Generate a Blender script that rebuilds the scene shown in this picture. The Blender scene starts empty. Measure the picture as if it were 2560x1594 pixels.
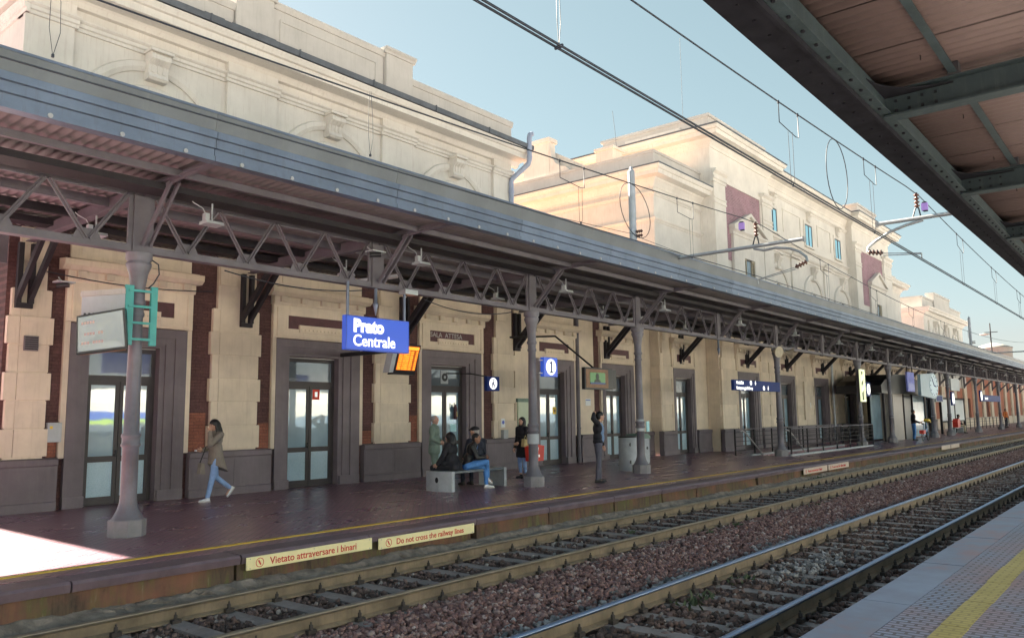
import bpy, bmesh, math, random
import numpy as np
from mathutils import Vector, Matrix
R = math.radians
random.seed(7); RNG = np.random.default_rng(7)
SC = bpy.context.scene; COL = SC.collection
# ------------------------------------------------------------------ camera
YAW, PIT, ROL = R(39.57), R(6.94), R(-0.686)
EYE = Vector((0, 0, 1.70))
_F = Vector((math.cos(YAW), math.sin(YAW), 0)); _R = Vector((math.sin(YAW), -math.cos(YAW), 0)); _U = Vector((0, 0, 1))
_F2 = _F*math.cos(PIT) + _U*math.sin(PIT); _U2 = _U*math.cos(PIT) - _F*math.sin(PIT)
_R3 = _R*math.cos(ROL) + _U2*math.sin(ROL); _U3 = _U2*math.cos(ROL) - _R*math.sin(ROL)
cam = bpy.data.cameras.new('camera'); cam.sensor_width = 36; cam.lens = 36*1990.6/2560
cam.clip_start = .05; cam.clip_end = 6000
camo = bpy.data.objects.new('camera', cam); COL.objects.link(camo)
m = Matrix(((_R3.x, _U3.x, -_F2.x, EYE.x), (_R3.y, _U3.y, -_F2.y, EYE.y), (_R3.z, _U3.z, -_F2.z, EYE.z), (0, 0, 0, 1)))
camo.matrix_world = m
SC.camera = camo
# ------------------------------------------------------------------ sky, sun, exposure
SUN_EL, SUN_AZ = R(35.7), R(90)           # azimuth measured from +X (along the rails) towards +Y (the station)
W = bpy.data.worlds.new('World'); SC.world = W; W.use_nodes = True
nt = W.node_tree; nt.nodes.clear()
sky = nt.nodes.new('ShaderNodeTexSky'); sky.sky_type = 'NISHITA'; sky.sun_disc = False
sky.sun_elevation = SUN_EL; sky.sun_rotation = R(90) - SUN_AZ
sky.air_density = 1.0; sky.dust_density = 0.8; sky.ozone_density = 1.0; sky.altitude = 60
bg = nt.nodes.new('ShaderNodeBackground'); bg.inputs['Strength'].default_value = 0.05
wo = nt.nodes.new('ShaderNodeOutputWorld')
gm = nt.nodes.new('ShaderNodeGamma'); gm.inputs[1].default_value = .62
hs = nt.nodes.new('ShaderNodeHueSaturation'); hs.inputs['Saturation'].default_value = .86; hs.inputs['Hue'].default_value = .452; hs.inputs['Value'].default_value = .63
nt.links.new(sky.outputs[0], gm.inputs[0]); nt.links.new(gm.outputs[0], hs.inputs['Color']); nt.links.new(hs.outputs[0], bg.inputs[0]); nt.links.new(bg.outputs[0], wo.inputs[0])
sl = bpy.data.lights.new('sun', 'SUN'); sl.energy = 5.0; sl.angle = R(.53); sl.color = (1, .90, .74)
so = bpy.data.objects.new('sun', sl); COL.objects.link(so)
sd = Vector((math.cos(SUN_AZ)*math.cos(SUN_EL), math.sin(SUN_AZ)*math.cos(SUN_EL), math.sin(SUN_EL)))
so.rotation_euler = sd.to_track_quat('Z', 'Y').to_euler(); so.location = (0, 30, 40)
VS = SC.view_settings; VS.view_transform = 'Standard'; VS.look = 'None'; VS.gamma = 1; VS.exposure = 3.2
VS.use_curve_mapping = False
# ------------------------------------------------------------------ helpers: objects
ORG = {}
def _label(o, label=None, cat=None, group=None, kind=None):
    if label: o['label'] = label
    if cat: o['category'] = cat
    if group: o['group'] = group
    if kind: o['kind'] = kind
    return o
def E(name, loc, label, cat, group=None, rz=0.0):
    o = bpy.data.objects.new(name, None); COL.objects.link(o); o.empty_display_size = .2
    o.location = loc; o.rotation_euler = (0, 0, rz)
    ORG[o.name] = Vector(loc) if rz == 0 else Vector((0, 0, 0))
    return _label(o, label, cat, group)
def copy_tree(o, parent=None, delta=None):
    c = o.copy(); COL.objects.link(c)
    if parent: c.parent = parent
    if delta is not None: c.location = o.location + Vector(delta)
    ORG[c.name] = ORG.get(o.name, Vector((0, 0, 0))) + (Vector(delta) if delta is not None else Vector((0, 0, 0)))
    for ch in list(o.children): copy_tree(ch, c)
    return c
class MB:
    def __init__(s): s.v = []; s.f = []; s.sm = []
    def add(s, vs, fs, smooth=False):
        b = len(s.v); s.v.extend([tuple(p) for p in vs]); s.f.extend([tuple(i+b for i in f) for f in fs]); s.sm.extend([smooth]*len(fs)); return s
    def box(s, x0, y0, z0, x1, y1, z1):
        if x0 > x1: x0, x1 = x1, x0
        if y0 > y1: y0, y1 = y1, y0
        if z0 > z1: z0, z1 = z1, z0
        return s.add([(x0,y0,z0),(x1,y0,z0),(x1,y1,z0),(x0,y1,z0),(x0,y0,z1),(x1,y0,z1),(x1,y1,z1),(x0,y1,z1)],
              [(0,3,2,1),(4,5,6,7),(0,1,5,4),(1,2,6,5),(2,3,7,6),(3,0,4,7)])
    def hexa(s, p): return s.add(p, [(0,3,2,1),(4,5,6,7),(0,1,5,4),(1,2,6,5),(2,3,7,6),(3,0,4,7)])
    def bar(s, a, b, w, h, up=(0, 0, 1)):
        a, b = Vector(a), Vector(b); d = (b-a).normalized(); u = Vector(up)
        sx = d.cross(u)
        if sx.length < 1e-4: sx = d.cross(Vector((1, 0, 0)))
        sx.normalize(); u = sx.cross(d).normalized(); sx = sx*w/2; u = u*h/2
        return s.add([a-sx-u, a+sx-u, a+sx+u, a-sx+u, b-sx-u, b+sx-u, b+sx+u, b-sx+u], [(0,1,2,3),(4,7,6,5),(0,4,5,1),(1,5,6,2),(2,6,7,3),(3,7,4,0)])
    def tube(s, pts, r, n=8, cap=True):
        pts = [Vector(p) for p in pts]; k = len(pts); rs = r if isinstance(r, (list, tuple)) else [r]*k
        vs = []; ref = None
        for i, p in enumerate(pts):
            d = (pts[min(i+1, k-1)]-pts[max(i-1, 0)]).normalized()
            if ref is None:
                ref = d.cross(Vector((0, 0, 1)))
                if ref.length < 1e-3: ref = d.cross(Vector((1, 0, 0)))
            ref = (ref - d*ref.dot(d)).normalized(); t = d.cross(ref)
            for j in range(n):
                a = 2*math.pi*j/n; vs.append(p + (ref*math.cos(a)+t*math.sin(a))*rs[i])
        fs = [(i*n+j, i*n+(j+1) % n, (i+1)*n+(j+1) % n, (i+1)*n+j) for i in range(k-1) for j in range(n)]
        s.add(vs, fs, True)
        if cap: s.add(vs[:n], [tuple(range(n))[::-1]]); s.add(vs[-n:], [tuple(range(n))])
        return s
    def lathe(s, c, prof, n=16, smooth=True, ph=0.0):
        c = Vector(c); vs = []
        for r, z in prof:
            for j in range(n):
                a = 2*math.pi*j/n+ph; vs.append(c+Vector((r*math.cos(a), r*math.sin(a), z)))
        k = len(prof)
        s.add(vs, [(i*n+j, i*n+(j+1) % n, (i+1)*n+(j+1) % n, (i+1)*n+j) for i in range(k-1) for j in range(n)], smooth)
        s.add(vs[:n], [tuple(range(n))[::-1]]); s.add(vs[-n:], [tuple(range(n))])
        return s
    def prof(s, pts, x0, x1, axis='x', smooth=False):
        # closed profile swept along an axis. axis x: pts=(y,z); axis y: pts=(x,z); axis z: pts=(x,y)
        n = len(pts)
        def mk(t, p): return (t, p[0], p[1]) if axis == 'x' else ((p[0], t, p[1]) if axis == 'y' else (p[0], p[1], t))
        vs = [mk(x0, p) for p in pts]+[mk(x1, p) for p in pts]
        s.add(vs, [(i, (i+1) % n, n+(i+1) % n, n+i) for i in range(n)], smooth)
        s.add(vs[:n], [tuple(range(n))[::-1]]); s.add(vs[n:], [tuple(range(n))])
        return s
    def ell(s, c, r, n=10, k=7, rot=None):
        c = Vector(c); vs = []
        for i in range(k+1):
            th = math.pi*i/k
            for j in range(n):
                a = 2*math.pi*j/n; p = Vector((r[0]*math.sin(th)*math.cos(a), r[1]*math.sin(th)*math.sin(a), r[2]*math.cos(th)))
                if rot is not None: p = rot @ p
                vs.append(c+p)
        return s.add(vs, [(i*n+j, (i+1)*n+j, (i+1)*n+(j+1) % n, i*n+(j+1) % n) for i in range(k) for j in range(n)], True)
    def mesh(s, name, mat, off=Vector((0, 0, 0))):
        me = bpy.data.meshes.new(name)
        me.from_pydata([(x-off[0], y-off[1], z-off[2]) for x, y, z in s.v], [], s.f)
        me.polygons.foreach_set('use_smooth', s.sm); me.update()
        bm = bmesh.new(); bm.from_mesh(me); bmesh.ops.recalc_face_normals(bm, faces=bm.faces); bm.to_mesh(me); bm.free()
        if mat: me.materials.append(mat)
        return me
    def build(s, name, mat, parent=None, bevel=0, label=None, cat=None, group=None, kind=None, recalc=True):
        off = ORG[parent.name] if parent is not None else Vector((0, 0, 0))
        o = bpy.data.objects.new(name, s.mesh(name, mat, off)); COL.objects.link(o)
        if parent is not None: o.parent = parent
        ORG[o.name] = off
        if bevel:
            b = o.modifiers.new('bevel', 'BEVEL'); b.width = bevel; b.segments = 2; b.limit_method = 'ANGLE'
        return _label(o, label, cat, group, kind)
def inst(o, parent, delta, name=None):
    c = o.copy(); COL.objects.link(c); c.parent = parent; c.location = o.location + Vector(delta)
    ORG[c.name] = ORG.get(o.name, Vector((0, 0, 0))) + Vector(delta)
    return c
def text(body, size, loc, mat, parent, name='lettering', bold=0.0, rot=(R(90), 0, 0), align='LEFT', sx=1.0, ext=.004):
    cu = bpy.data.curves.new(name, 'FONT'); cu.body = body; cu.size = size; cu.extrude = ext; cu.offset = bold; cu.align_x = align; cu.resolution_u = 3
    t = bpy.data.objects.new(name, cu); COL.objects.link(t)
    dg = bpy.context.evaluated_depsgraph_get(); me = bpy.data.meshes.new_from_object(t.evaluated_get(dg))
    COL.objects.unlink(t); bpy.data.objects.remove(t)
    me.materials.clear(); me.materials.append(mat)
    o = bpy.data.objects.new(name, me); COL.objects.link(o)
    o.parent = parent; o.location = Vector(loc) - ORG[parent.name]; o.rotation_euler = rot; o.scale = (sx, 1, 1)
    return o
# ------------------------------------------------------------------ helpers: materials
def lin(c): return tuple(c)+(1.0,)
class NM:
    def __init__(s, name):
        s.m = bpy.data.materials.new(name); s.m.use_nodes = True; s.t = s.m.node_tree; s.b = s.t.nodes['Principled BSDF']; s.out = s.t.nodes['Material Output']
        s.tc = None
    def n(s, typ, **k):
        nd = s.t.nodes.new(typ)
        for a, v in k.items(): setattr(nd, a, v)
        return nd
    def l(s, a, b): s.t.links.new(a, b)
    def co(s):
        if s.tc is None: s.tc = s.n('ShaderNodeTexCoord')
        return s.tc.outputs['Object']
    def pos(s): return s.n('ShaderNodeNewGeometry').outputs['Position']
    def map(s, src, scale=(1, 1, 1), rot=(0, 0, 0)):
        mp = s.n('ShaderNodeMapping'); mp.inputs['Scale'].default_value = scale; mp.inputs['Rotation'].default_value = rot; s.l(src, mp.inputs[0]); return mp.outputs[0]
    def noise(s, src, scale, detail=4, rough=.6):
        nz = s.n('ShaderNodeTexNoise'); nz.inputs['Scale'].default_value = scale; nz.inputs['Detail'].default_value = detail; nz.inputs['Roughness'].default_value = rough
        s.l(src, nz.inputs['Vector']); return nz.outputs['Fac']
    def ramp(s, src, stops):
        r = s.n('ShaderNodeValToRGB'); e = r.color_ramp.elements
        while len(e) < len(stops): e.new(.5)
        for i, (p, c) in enumerate(stops): e[i].position = p; e[i].color = lin(c)
        s.l(src, r.inputs[0]); return r.outputs[0]
    def mix(s, fac, a, b, typ='MIX'):
        mx = s.n('ShaderNodeMix', data_type='RGBA', blend_type=typ)
        for k, v in ((0, fac), (6, a), (7, b)):
            if hasattr(v, 'links'): s.l(v, mx.inputs[k])
            else: mx.inputs[k].default_value = v if k == 0 else lin(v)
        return mx.outputs[2]
    def math(s, op, a, b=None):
        q = s.n('ShaderNodeMath', operation=op)
        for i, v in enumerate((a, b)):
            if v is None: continue
            if hasattr(v, 'links'): s.l(v, q.inputs[i])
            else: q.inputs[i].default_value = v
        return q.outputs[0]
    def bump(s, h, strength=.3, dist=.01):
        b = s.n('ShaderNodeBump'); b.inputs['Strength'].default_value = strength; b.inputs['Distance'].default_value = dist
        s.l(h, b.inputs['Height']); s.l(b.outputs[0], s.b.inputs['Normal']); return b
    def set(s, col=None, rough=None, metal=None, spec=None, em=None, es=0, coat=None):
        B = s.b.inputs
        for k, v in (('Base Color', col), ('Roughness', rough), ('Metallic', metal), ('Specular IOR Level', spec), ('Coat Weight', coat)):
            if v is None: continue
            if hasattr(v, 'links'): s.l(v, B[k])
            else: B[k].default_value = lin(v) if k == 'Base Color' else v
        if em is not None:
            if hasattr(em, 'links'): s.l(em, B['Emission Color'])
            else: B['Emission Color'].default_value = lin(em)
            B['Emission Strength'].default_value = es
        return s
def pmat(name, col, rough=.6, var=.18, scale=2.5, fine=40, bump=.12, bd=.004, metal=0, spec=.4, streak=0, dirt=None, coat=None, rnd=0):
    q = NM(name); c = q.co()
    n1 = q.noise(c, scale, 5, .65); n2 = q.noise(c, fine, 3)
    lo = tuple(x*(1-var) for x in col); hi = tuple(min(1, x*(1+var)) for x in col)
    base = q.ramp(n1, [(.3, lo), (.7, hi)])
    if streak:
        st = q.noise(q.map(c, (5, 5, .35)), 3, 5, .7)
        base = q.mix(q.math('MULTIPLY', q.ramp(st, [(.52, (0, 0, 0)), (.78, (1, 1, 1))]), streak), base, dirt or tuple(x*.45 for x in col))
    if rnd:
        oi = q.n('ShaderNodeObjectInfo'); g = q.math('ADD', q.math('MULTIPLY', oi.outputs['Random'], 2*rnd), 1-rnd)
        hv = q.n('ShaderNodeHueSaturation'); q.l(g, hv.inputs['Value']); q.l(base, hv.inputs['Color']); base = hv.outputs[0]
    q.set(base, q.math('ADD', q.math('MULTIPLY', n2, .16), rough-.08), metal, spec, coat=coat)
    if bump: q.bump(q.math('ADD', q.math('MULTIPLY', n1, .5), n2), bump, bd)
    return q.m
def emat(name, col, es, base=None, rough=.4):
    q = NM(name); c = q.co(); n = q.noise(c, 6, 2)
    e = q.ramp(n, [(.2, tuple(x*.93 for x in col)), (.8, col)])
    q.set(base or col, rough, em=e, es=es); return q.m
M = {}
M['white'] = pmat('upper_plaster', (.665, .625, .575), .8, .11, .8, 30, .16, .004, streak=.7, dirt=(.50, .43, .39), rnd=.03)
M['attic'] = pmat('weathered_plaster', (.50, .47, .445), .85, .10, .9, 25, .14, .004, streak=.55, dirt=(.36, .34, .31))
M['cream'] = pmat('cream_plaster', (.69, .59, .475), .75, .13, 1.3, 35, .16, .004, streak=.5, dirt=(.47, .37, .29), rnd=.09)
M['granite'] = pmat('dark_painted_stone', (.165, .138, .155), .55, .16, 1.6, 45, .14, .003, streak=.4, dirt=(.24, .215, .22), rnd=.10)
M['gutter'] = pmat('lead_gutter', (.10, .11, .13), .5, .25, 2, 25, .15, .004, streak=.3)
M['steel'] = pmat('painted_truss_steel', (.135, .124, .146), .55, .2, 2, 30, .12, .002, streak=.25, dirt=(.17, .12, .10))
M['column'] = pmat('painted_iron_column', (.165, .16, .19), .45, .2, 3, 40, .15, .003, streak=.55, dirt=(.22, .115, .085))
M['pedestal'] = pmat('painted_iron_pedestal', (.23, .22, .235), .55, .15, 5, 30, .2, .004, streak=.3, dirt=(.14, .11, .11))
M['wallsteel'] = pmat('dark_bracket_steel', (.032, .029, .034), .6, .2, 3, 30, .1, .002, spec=.2)
M['fascia'] = pmat('zinc_fascia', (.165, .195, .26), .42, .20, 1.2, 20, .10, .002, metal=.5, streak=.7, dirt=(.14, .145, .18), rnd=.12)
M['fascia_dark'] = pmat('dark_zinc_edge', (.13, .14, .155), .45, .15, 1.2, 20, .08, .002, metal=.3, streak=.3, dirt=(.2, .2, .2))
M['soffit'] = pmat('brown_corrugated_sheet', (.215, .195, .20), .6, .12, 1.4, 30, .08, .002, streak=.2, dirt=(.22, .15, .14))
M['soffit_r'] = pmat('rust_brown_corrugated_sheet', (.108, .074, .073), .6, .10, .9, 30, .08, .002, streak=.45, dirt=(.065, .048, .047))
M['beam_r'] = pmat('grey_green_beam', (.024, .034, .040), .6, .25, 3, 40, .15, .003, spec=.15, streak=.4, dirt=(.08, .09, .085))
M['girder'] = pmat('black_girder', (.014, .014, .018), .85, .3, 4, 40, .15, .003, spec=.02)
M['coping'] = pmat('dark_red_coping_stone', (.15, .105, .125), .45, .3, 2.2, 50, .2, .003, streak=.15, dirt=(.25, .24, .28))
M['yellow'] = pmat('worn_yellow_paint', (.78, .54, .06), .55, .18, 5, 60, .15, .002)
M['rusty'] = pmat('rusted_rail', (.20, .155, .105), .65, .38, 3, 60, .25, .003, streak=.6, dirt=(.10, .07, .05))
M['railtop'] = pmat('sky_tinted_rail_head', (.25, .33, .50), .38, .05, 6, 60, 0, .001, metal=1)  # blue of the reflected sky is put into the steel's colour
M['railtop_dull'] = pmat('dull_rail_head', (.24, .21, .17), .45, .15, 6, 60, 0, .001, metal=.6)
M['sleeper'] = pmat('weathered_sleeper', (.21, .19, .19), .75, .3, 4, 50, .35, .006, streak=.2)
M['clip'] = pmat('rusty_rail_clip', (.045, .036, .032), .7, .3, 20, 80, .1, .002)
M['rubble'] = pmat('rough_concrete_footing', (.20, .175, .155), .9, .45, 5, 30, .7, .02)
M['steelpole'] = pmat('galvanised_pole', (.45, .48, .53), .45, .15, 4, 60, .1, .002, metal=.3, streak=.35, dirt=(.2, .13, .1))
M['galv'] = pmat('galvanised_tube', (.38, .40, .42), .4, .15, 6, 60, .1, .001, metal=.5)
M['wire'] = pmat('dark_catenary_wire', (.03, .035, .05), .5, .2, 20, 60, 0)
M['insul'] = pmat('brown_insulator', (.10, .045, .035), .25, .2, 20, 60, 0)
M['blue'] = pmat('blue_sign_enamel', (.035, .085, .50), .3, .05, 2, 40, 0)
M['navy'] = pmat('navy_sign_enamel', (.012, .032, .17), .55, .08, 3, 40, 0, spec=.15)
M['glowprint'] = emat('glowing_white_print', (1, 1, .97), .05, (.85, .85, .83))  # white print on bag and poster with its own glow, no lamp behind
M['bluelit'] = emat('lit_blue_panel', (.05, .14, .80), .035, (.045, .11, .62), .25)
M['lamp_white'] = emat('lit_white_disc', (1, 1, .96), .16, (.92, .9, .88))
M['black'] = pmat('black_casing', (.018, .018, .022), .35, .2, 8, 60, 0)
M['red'] = pmat('red_plastic', (.62, .045, .03), .4, .12, 6, 60, .05)
M['redprint'] = pmat('red_print', (.62, .05, .03), .6, .15, 9, 60, 0)
M['warn'] = pmat('pale_yellow_sign', (.93, .82, .47), .6, .05, 4, 60, .05, .002, streak=.15, dirt=(.55, .45, .3))
M['warnfar'] = pmat('pale_pink_sign', (.62, .50, .42), .6, .08, 4, 60, .05, .002)
M['teal'] = pmat('teal_painted_steel', (.07, .36, .34), .4, .12, 5, 50, .05, .002, streak=.2)
M['housing'] = pmat('pale_grey_housing', (.42, .45, .48), .45, .08, 4, 50, .05, .002, streak=.2)
M['concrete'] = pmat('pale_concrete', (.40, .42, .45), .7, .14, 5, 60, .2, .003, streak=.15)
M['benchseat'] = pmat('dark_stone_slab', (.14, .16, .18), .3, .15, 5, 60, .08, .002)
M['greenmetal'] = pmat('faded_green_lid', (.16, .24, .20), .5, .15, 6, 60, .1)
M['board'] = pmat('pale_green_board', (.55, .62, .48), .5, .06, 3, 40, 0)
M['paper'] = pmat('white_paper', (.75, .78, .80), .7, .05, 8, 60, 0)
M['cyanpaper'] = pmat('pale_cyan_paper', (.42, .72, .78), .7, .05, 8, 60, 0)
M['doorframe'] = pmat('dark_brown_door_frame', (.05, .042, .045), .45, .15, 3, 50, .08, .002)
M['alu'] = pmat('pale_metal_trim', (.42, .40, .40), .4, .1, 5, 60, .05, metal=.3)
M['pipe_blue'] = pmat('blue_grey_downpipe', (.34, .38, .50), .4, .1, 2, 40, .05, .002)
M['frost'] = pmat('frosted_blue_pane', (.34, .48, .57), .28, .12, .9, 40, 0, spec=.6)
M['roofflat'] = pmat('terracotta_bounce_roof', (.42, .225, .125), .9, .15, 1, 20, .1)  # terracotta tone chosen to bounce peach light onto the walls above
M['skinA'] = pmat('light_skin', (.52, .30, .22), .5, .08, 12, 60, .03, .001)
M['skinB'] = pmat('brown_skin', (.30, .155, .10), .5, .08, 12, 60, .03, .001)
M['hair'] = pmat('black_hair', (.014, .012, .014), .4, .3, 30, 120, .3, .003)
M['greyhair'] = pmat('grey_hair', (.36, .33, .32), .6, .2, 30, 120, .3, .003)
M['coat_taupe'] = pmat('taupe_wool', (.235, .205, .175), .85, .14, 7, 90, .25, .004)
M['denim_light'] = pmat('light_blue_denim', (.25, .38, .66), .8, .15, 9, 120, .2, .003)
M['denim'] = pmat('bright_blue_denim', (.085, .24, .58), .8, .2, 8, 120, .2, .003)
M['white_shoe'] = pmat('white_leather', (.72, .74, .78), .5, .06, 9, 80, .05, .002)
M['blackcloth'] = pmat('black_cloth', (.018, .018, .024), .8, .3, 6, 90, .3, .004)
M['leather'] = pmat('black_leather', (.022, .02, .022), .35, .3, 8, 60, .3, .004)
M['greengrey'] = pmat('sage_green_cloth', (.20, .265, .225), .8, .14, 6, 90, .25, .004)
M['navycloth'] = pmat('dark_navy_cloth', (.022, .026, .042), .8, .25, 6, 90, .25, .004)
M['greycloth'] = pmat('slate_grey_cloth', (.095, .095, .125), .8, .18, 7, 90, .25, .004)
M['shirt'] = pmat('blue_shirt', (.16, .25, .42), .7, .1, 8, 90, .2, .003)
M['tan'] = pmat('tan_leather', (.28, .15, .085), .5, .15, 9, 60, .1, .002)
M['straw'] = pmat('straw_handbag', (.42, .33, .16), .6, .2, 25, 90, .2, .003)
M['sole'] = pmat('dark_sole', (.05, .045, .045), .7, .2, 9, 60, 0)
M['lilac'] = emat('glowing_lilac_plastic', (.55, .35, .85), .02, (.36, .22, .60))  # lilac plastic given a faint glow of its own, not a lamp
M['hazecream'] = pmat('shutter_paint', (.46, .40, .30), .6, .12, 8, 60, .1)
M['skyglass'] = NM('sky_blue_window').set((.30, .62, .80), .15, spec=.6).m
M['weed'] = pmat('weed_leaf', (.06, .085, .04), .6, .3, 20, 60, 0)
M['orange_cloth'] = pmat('orange_cloth', (.55, .15, .04), .8, .15, 9, 90, .1)
M['bike'] = pmat('pale_blue_bike_paint', (.30, .45, .66), .35, .08, 9, 60, 0)
M['rubber'] = pmat('black_rubber', (.03, .03, .035), .6, .2, 20, 60, 0)
M['redbrick_far'] = pmat('far_red_render', (.42, .16, .10), .8, .15, .6, 20, .1)
M['trainlow'] = pmat('grey_blue_train_paint', (.16, .23, .30), .4, .05, 1, 30, 0)
M['bounce_paving'] = pmat('pale_bounce_concrete', (.56, .54, .51), .8, .1, 1, 30, .1)  # kept pale as a bounce surface for sunlight
M['jointfill'] = pmat('pale_joint_filler', (.36, .29, .31), .7, .1, 4, 40, 0)
M['trainwhite'] = pmat('white_train_paint', (.72, .72, .66), .35, .05, 1, 30, 0)
M['trainblue'] = pmat('blue_train_paint', (.03, .10, .50), .3, .05, 1, 30, 0)
M['traingreen'] = pmat('green_train_paint', (.38, .60, .05), .3, .05, 1, 30, 0)
def brick_mat(name, c1, c2, mortar, sc=1.0):
    q = NM(name); c = q.co(); sp = q.n('ShaderNodeSeparateXYZ'); q.l(c, sp.inputs[0])
    cb = q.n('ShaderNodeCombineXYZ'); q.l(sp.outputs[0], cb.inputs[0]); q.l(sp.outputs[2], cb.inputs[1])
    b = q.n('ShaderNodeTexBrick'); q.l(cb.outputs[0], b.inputs['Vector'])
    b.inputs['Scale'].default_value = 1; b.inputs['Brick Width'].default_value = .25*sc; b.inputs['Row Height'].default_value = .072*sc
    b.inputs['Mortar Size'].default_value = .006; b.inputs['Mortar Smooth'].default_value = .3; b.inputs['Bias'].default_value = 0
    b.inputs['Color1'].default_value = lin(c1); b.inputs['Color2'].default_value = lin(c2); b.inputs['Mortar'].default_value = lin(mortar)
    n = q.noise(c, 1.1, 4); n2 = q.noise(c, 22, 3)
    col = q.mix(q.ramp(n, [(.42, (0, 0, 0)), (.7, (.55, .55, .55))]), b.outputs['Color'], tuple(x*1.9 for x in c2))
    col = q.mix(.5, col, q.ramp(n2, [(.3, (.35, .35, .35)), (.7, (.75, .75, .75))]), 'OVERLAY')
    q.set(col, .8, spec=.25); h = q.math('SUBTRACT', q.math('MULTIPLY', n2, .3), b.outputs['Fac']); q.bump(h, .7, .012)
    return q.m
M['brick'] = brick_mat('dark_red_brick', (.115, .058, .054), (.085, .044, .044), (.055, .03, .03))
M['brick_pale'] = brick_mat('orange_brick', (.27, .105, .07), (.21, .08, .055), (.12, .06, .05))
M['brick_up'] = brick_mat('violet_red_brick', (.30, .18, .21), (.25, .145, .175), (.42, .35, .36))
M['plaque'] = pmat('dark_red_plaque', (.085, .028, .036), .5, .25, 4, 50, .1, .002, streak=.2, dirt=(.16, .08, .09))
def glass_mat(name, tint, refl=.32, rough=.03):
    q = NM(name); c = q.co(); n = q.noise(c, .9, 3)
    q.set(q.ramp(n, [(.3, tuple(x*.8 for x in tint)), (.7, tuple(x*1.2 for x in tint))]), .2, spec=.5)
    g = q.n('ShaderNodeBsdfGlossy'); g.inputs['Roughness'].default_value = rough; g.inputs['Color'].default_value = (.93, .96, 1, 1)
    w = q.noise(c, 1.6, 2); bp = q.n('ShaderNodeBump'); bp.inputs['Strength'].default_value = .025; bp.inputs['Distance'].default_value = .05
    q.l(w, bp.inputs['Height']); q.l(bp.outputs[0], g.inputs['Normal'])
    ms = q.n('ShaderNodeMixShader'); ms.inputs[0].default_value = refl
    q.l(q.b.outputs[0], ms.inputs[1]); q.l(g.outputs[0], ms.inputs[2]); q.l(ms.outputs[0], q.out.inputs[0]); return q.m
M['glass'] = glass_mat('reflecting_door_glass', (.20, .31, .39), .11)
M['glass_dark'] = glass_mat('dark_transom_glass', (.12, .15, .18), .16)
M['screen'] = glass_mat('pale_display_glass', (.06, .09, .115), .10, .25)
def floor_mat():
    q = NM('dark_red_platform_tile'); p = q.pos()
    v = q.map(p, (1, 1, 1), (0, 0, R(45)))
    b = q.n('ShaderNodeTexBrick'); q.l(v, b.inputs['Vector']); b.offset = 0; b.inputs['Scale'].default_value = 1
    b.inputs['Brick Width'].default_value = .11; b.inputs['Row Height'].default_value = .11; b.inputs['Mortar Size'].default_value = .016; b.inputs['Mortar Smooth'].default_value = .3
    b.inputs['Color1'].default_value = lin((.31, .14, .19)); b.inputs['Color2'].default_value = lin((.27, .12, .165)); b.inputs['Mortar'].default_value = lin((.11, .065, .085))
    n = q.noise(p, .7, 5, .65); n2 = q.noise(p, 18, 3)
    col = q.mix(q.ramp(n, [(.3, (0, 0, 0)), (.8, (.3, .3, .3))]), b.outputs['Color'], (.33, .20, .25))
    vo = q.n('ShaderNodeTexVoronoi'); vo.inputs['Scale'].default_value = 1.7; q.l(p, vo.inputs['Vector'])
    col = q.mix(q.ramp(vo.outputs['Distance'], [(.04, (.7, .7, .7)), (.06, (0, 0, 0))]), col, (.07, .05, .055))
    n3 = q.noise(q.map(p, (.5, 1.6, 1)), 1.3, 6, .75); col = q.mix(q.ramp(n3, [(.5, (0, 0, 0)), (.75, (.4, .4, .4))]), col, (.17, .09, .115))
    q.set(col, q.math('ADD', q.math('MULTIPLY', n3, .22), .18), spec=.55)
    q.bump(q.math('SUBTRACT', q.math('MULTIPLY', n2, .05), b.outputs['Fac']), .22, .004); return q.m
M['floor'] = floor_mat()
def studs_mat():
    q = NM('studded_grey_tile'); p = q.pos()
    b = q.n('ShaderNodeTexBrick'); q.l(q.map(p, (1, 1, 1), (0, 0, R(90))), b.inputs['Vector']); b.offset = .5; b.inputs['Scale'].default_value = 1
    b.inputs['Brick Width'].default_value = .135; b.inputs['Row Height'].default_value = .075; b.inputs['Mortar Size'].default_value = .013; b.inputs['Mortar Smooth'].default_value = .35
    b.inputs['Color1'].default_value = lin((.265, .31, .44)); b.inputs['Color2'].default_value = lin((.235, .28, .40)); b.inputs['Mortar'].default_value = lin((.12, .11, .13))
    n = q.noise(p, .55, 4, .6); n2 = q.noise(p, 40, 2)
    col = q.mix(q.ramp(n, [(.46, (0, 0, 0)), (.62, (.75, .75, .75))]), b.outputs['Color'], (.36, .20, .19))
    col = q.mix(q.math('MULTIPLY', b.outputs['Fac'], .75), col, (.10, .09, .11))
    vo = q.n('ShaderNodeTexVoronoi'); vo.inputs['Scale'].default_value = 2.6; q.l(p, vo.inputs['Vector'])
    col = q.mix(q.ramp(vo.outputs['Distance'], [(.05, (.75, .75, .75)), (.075, (0, 0, 0))]), col, (.09, .085, .10))
    n3 = q.noise(q.map(p, (.35, 2.2, 1)), 1.6, 5, .7); col = q.mix(q.ramp(n3, [(.52, (0, 0, 0)), (.75, (.5, .5, .5))]), col, (.15, .14, .16))
    q.set(col, .55); q.bump(q.math('SUBTRACT', q.math('MULTIPLY', n2, .1), b.outputs['Fac']), .8, .01); return q.m, col
M['studs'] = studs_mat()[0]
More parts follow.
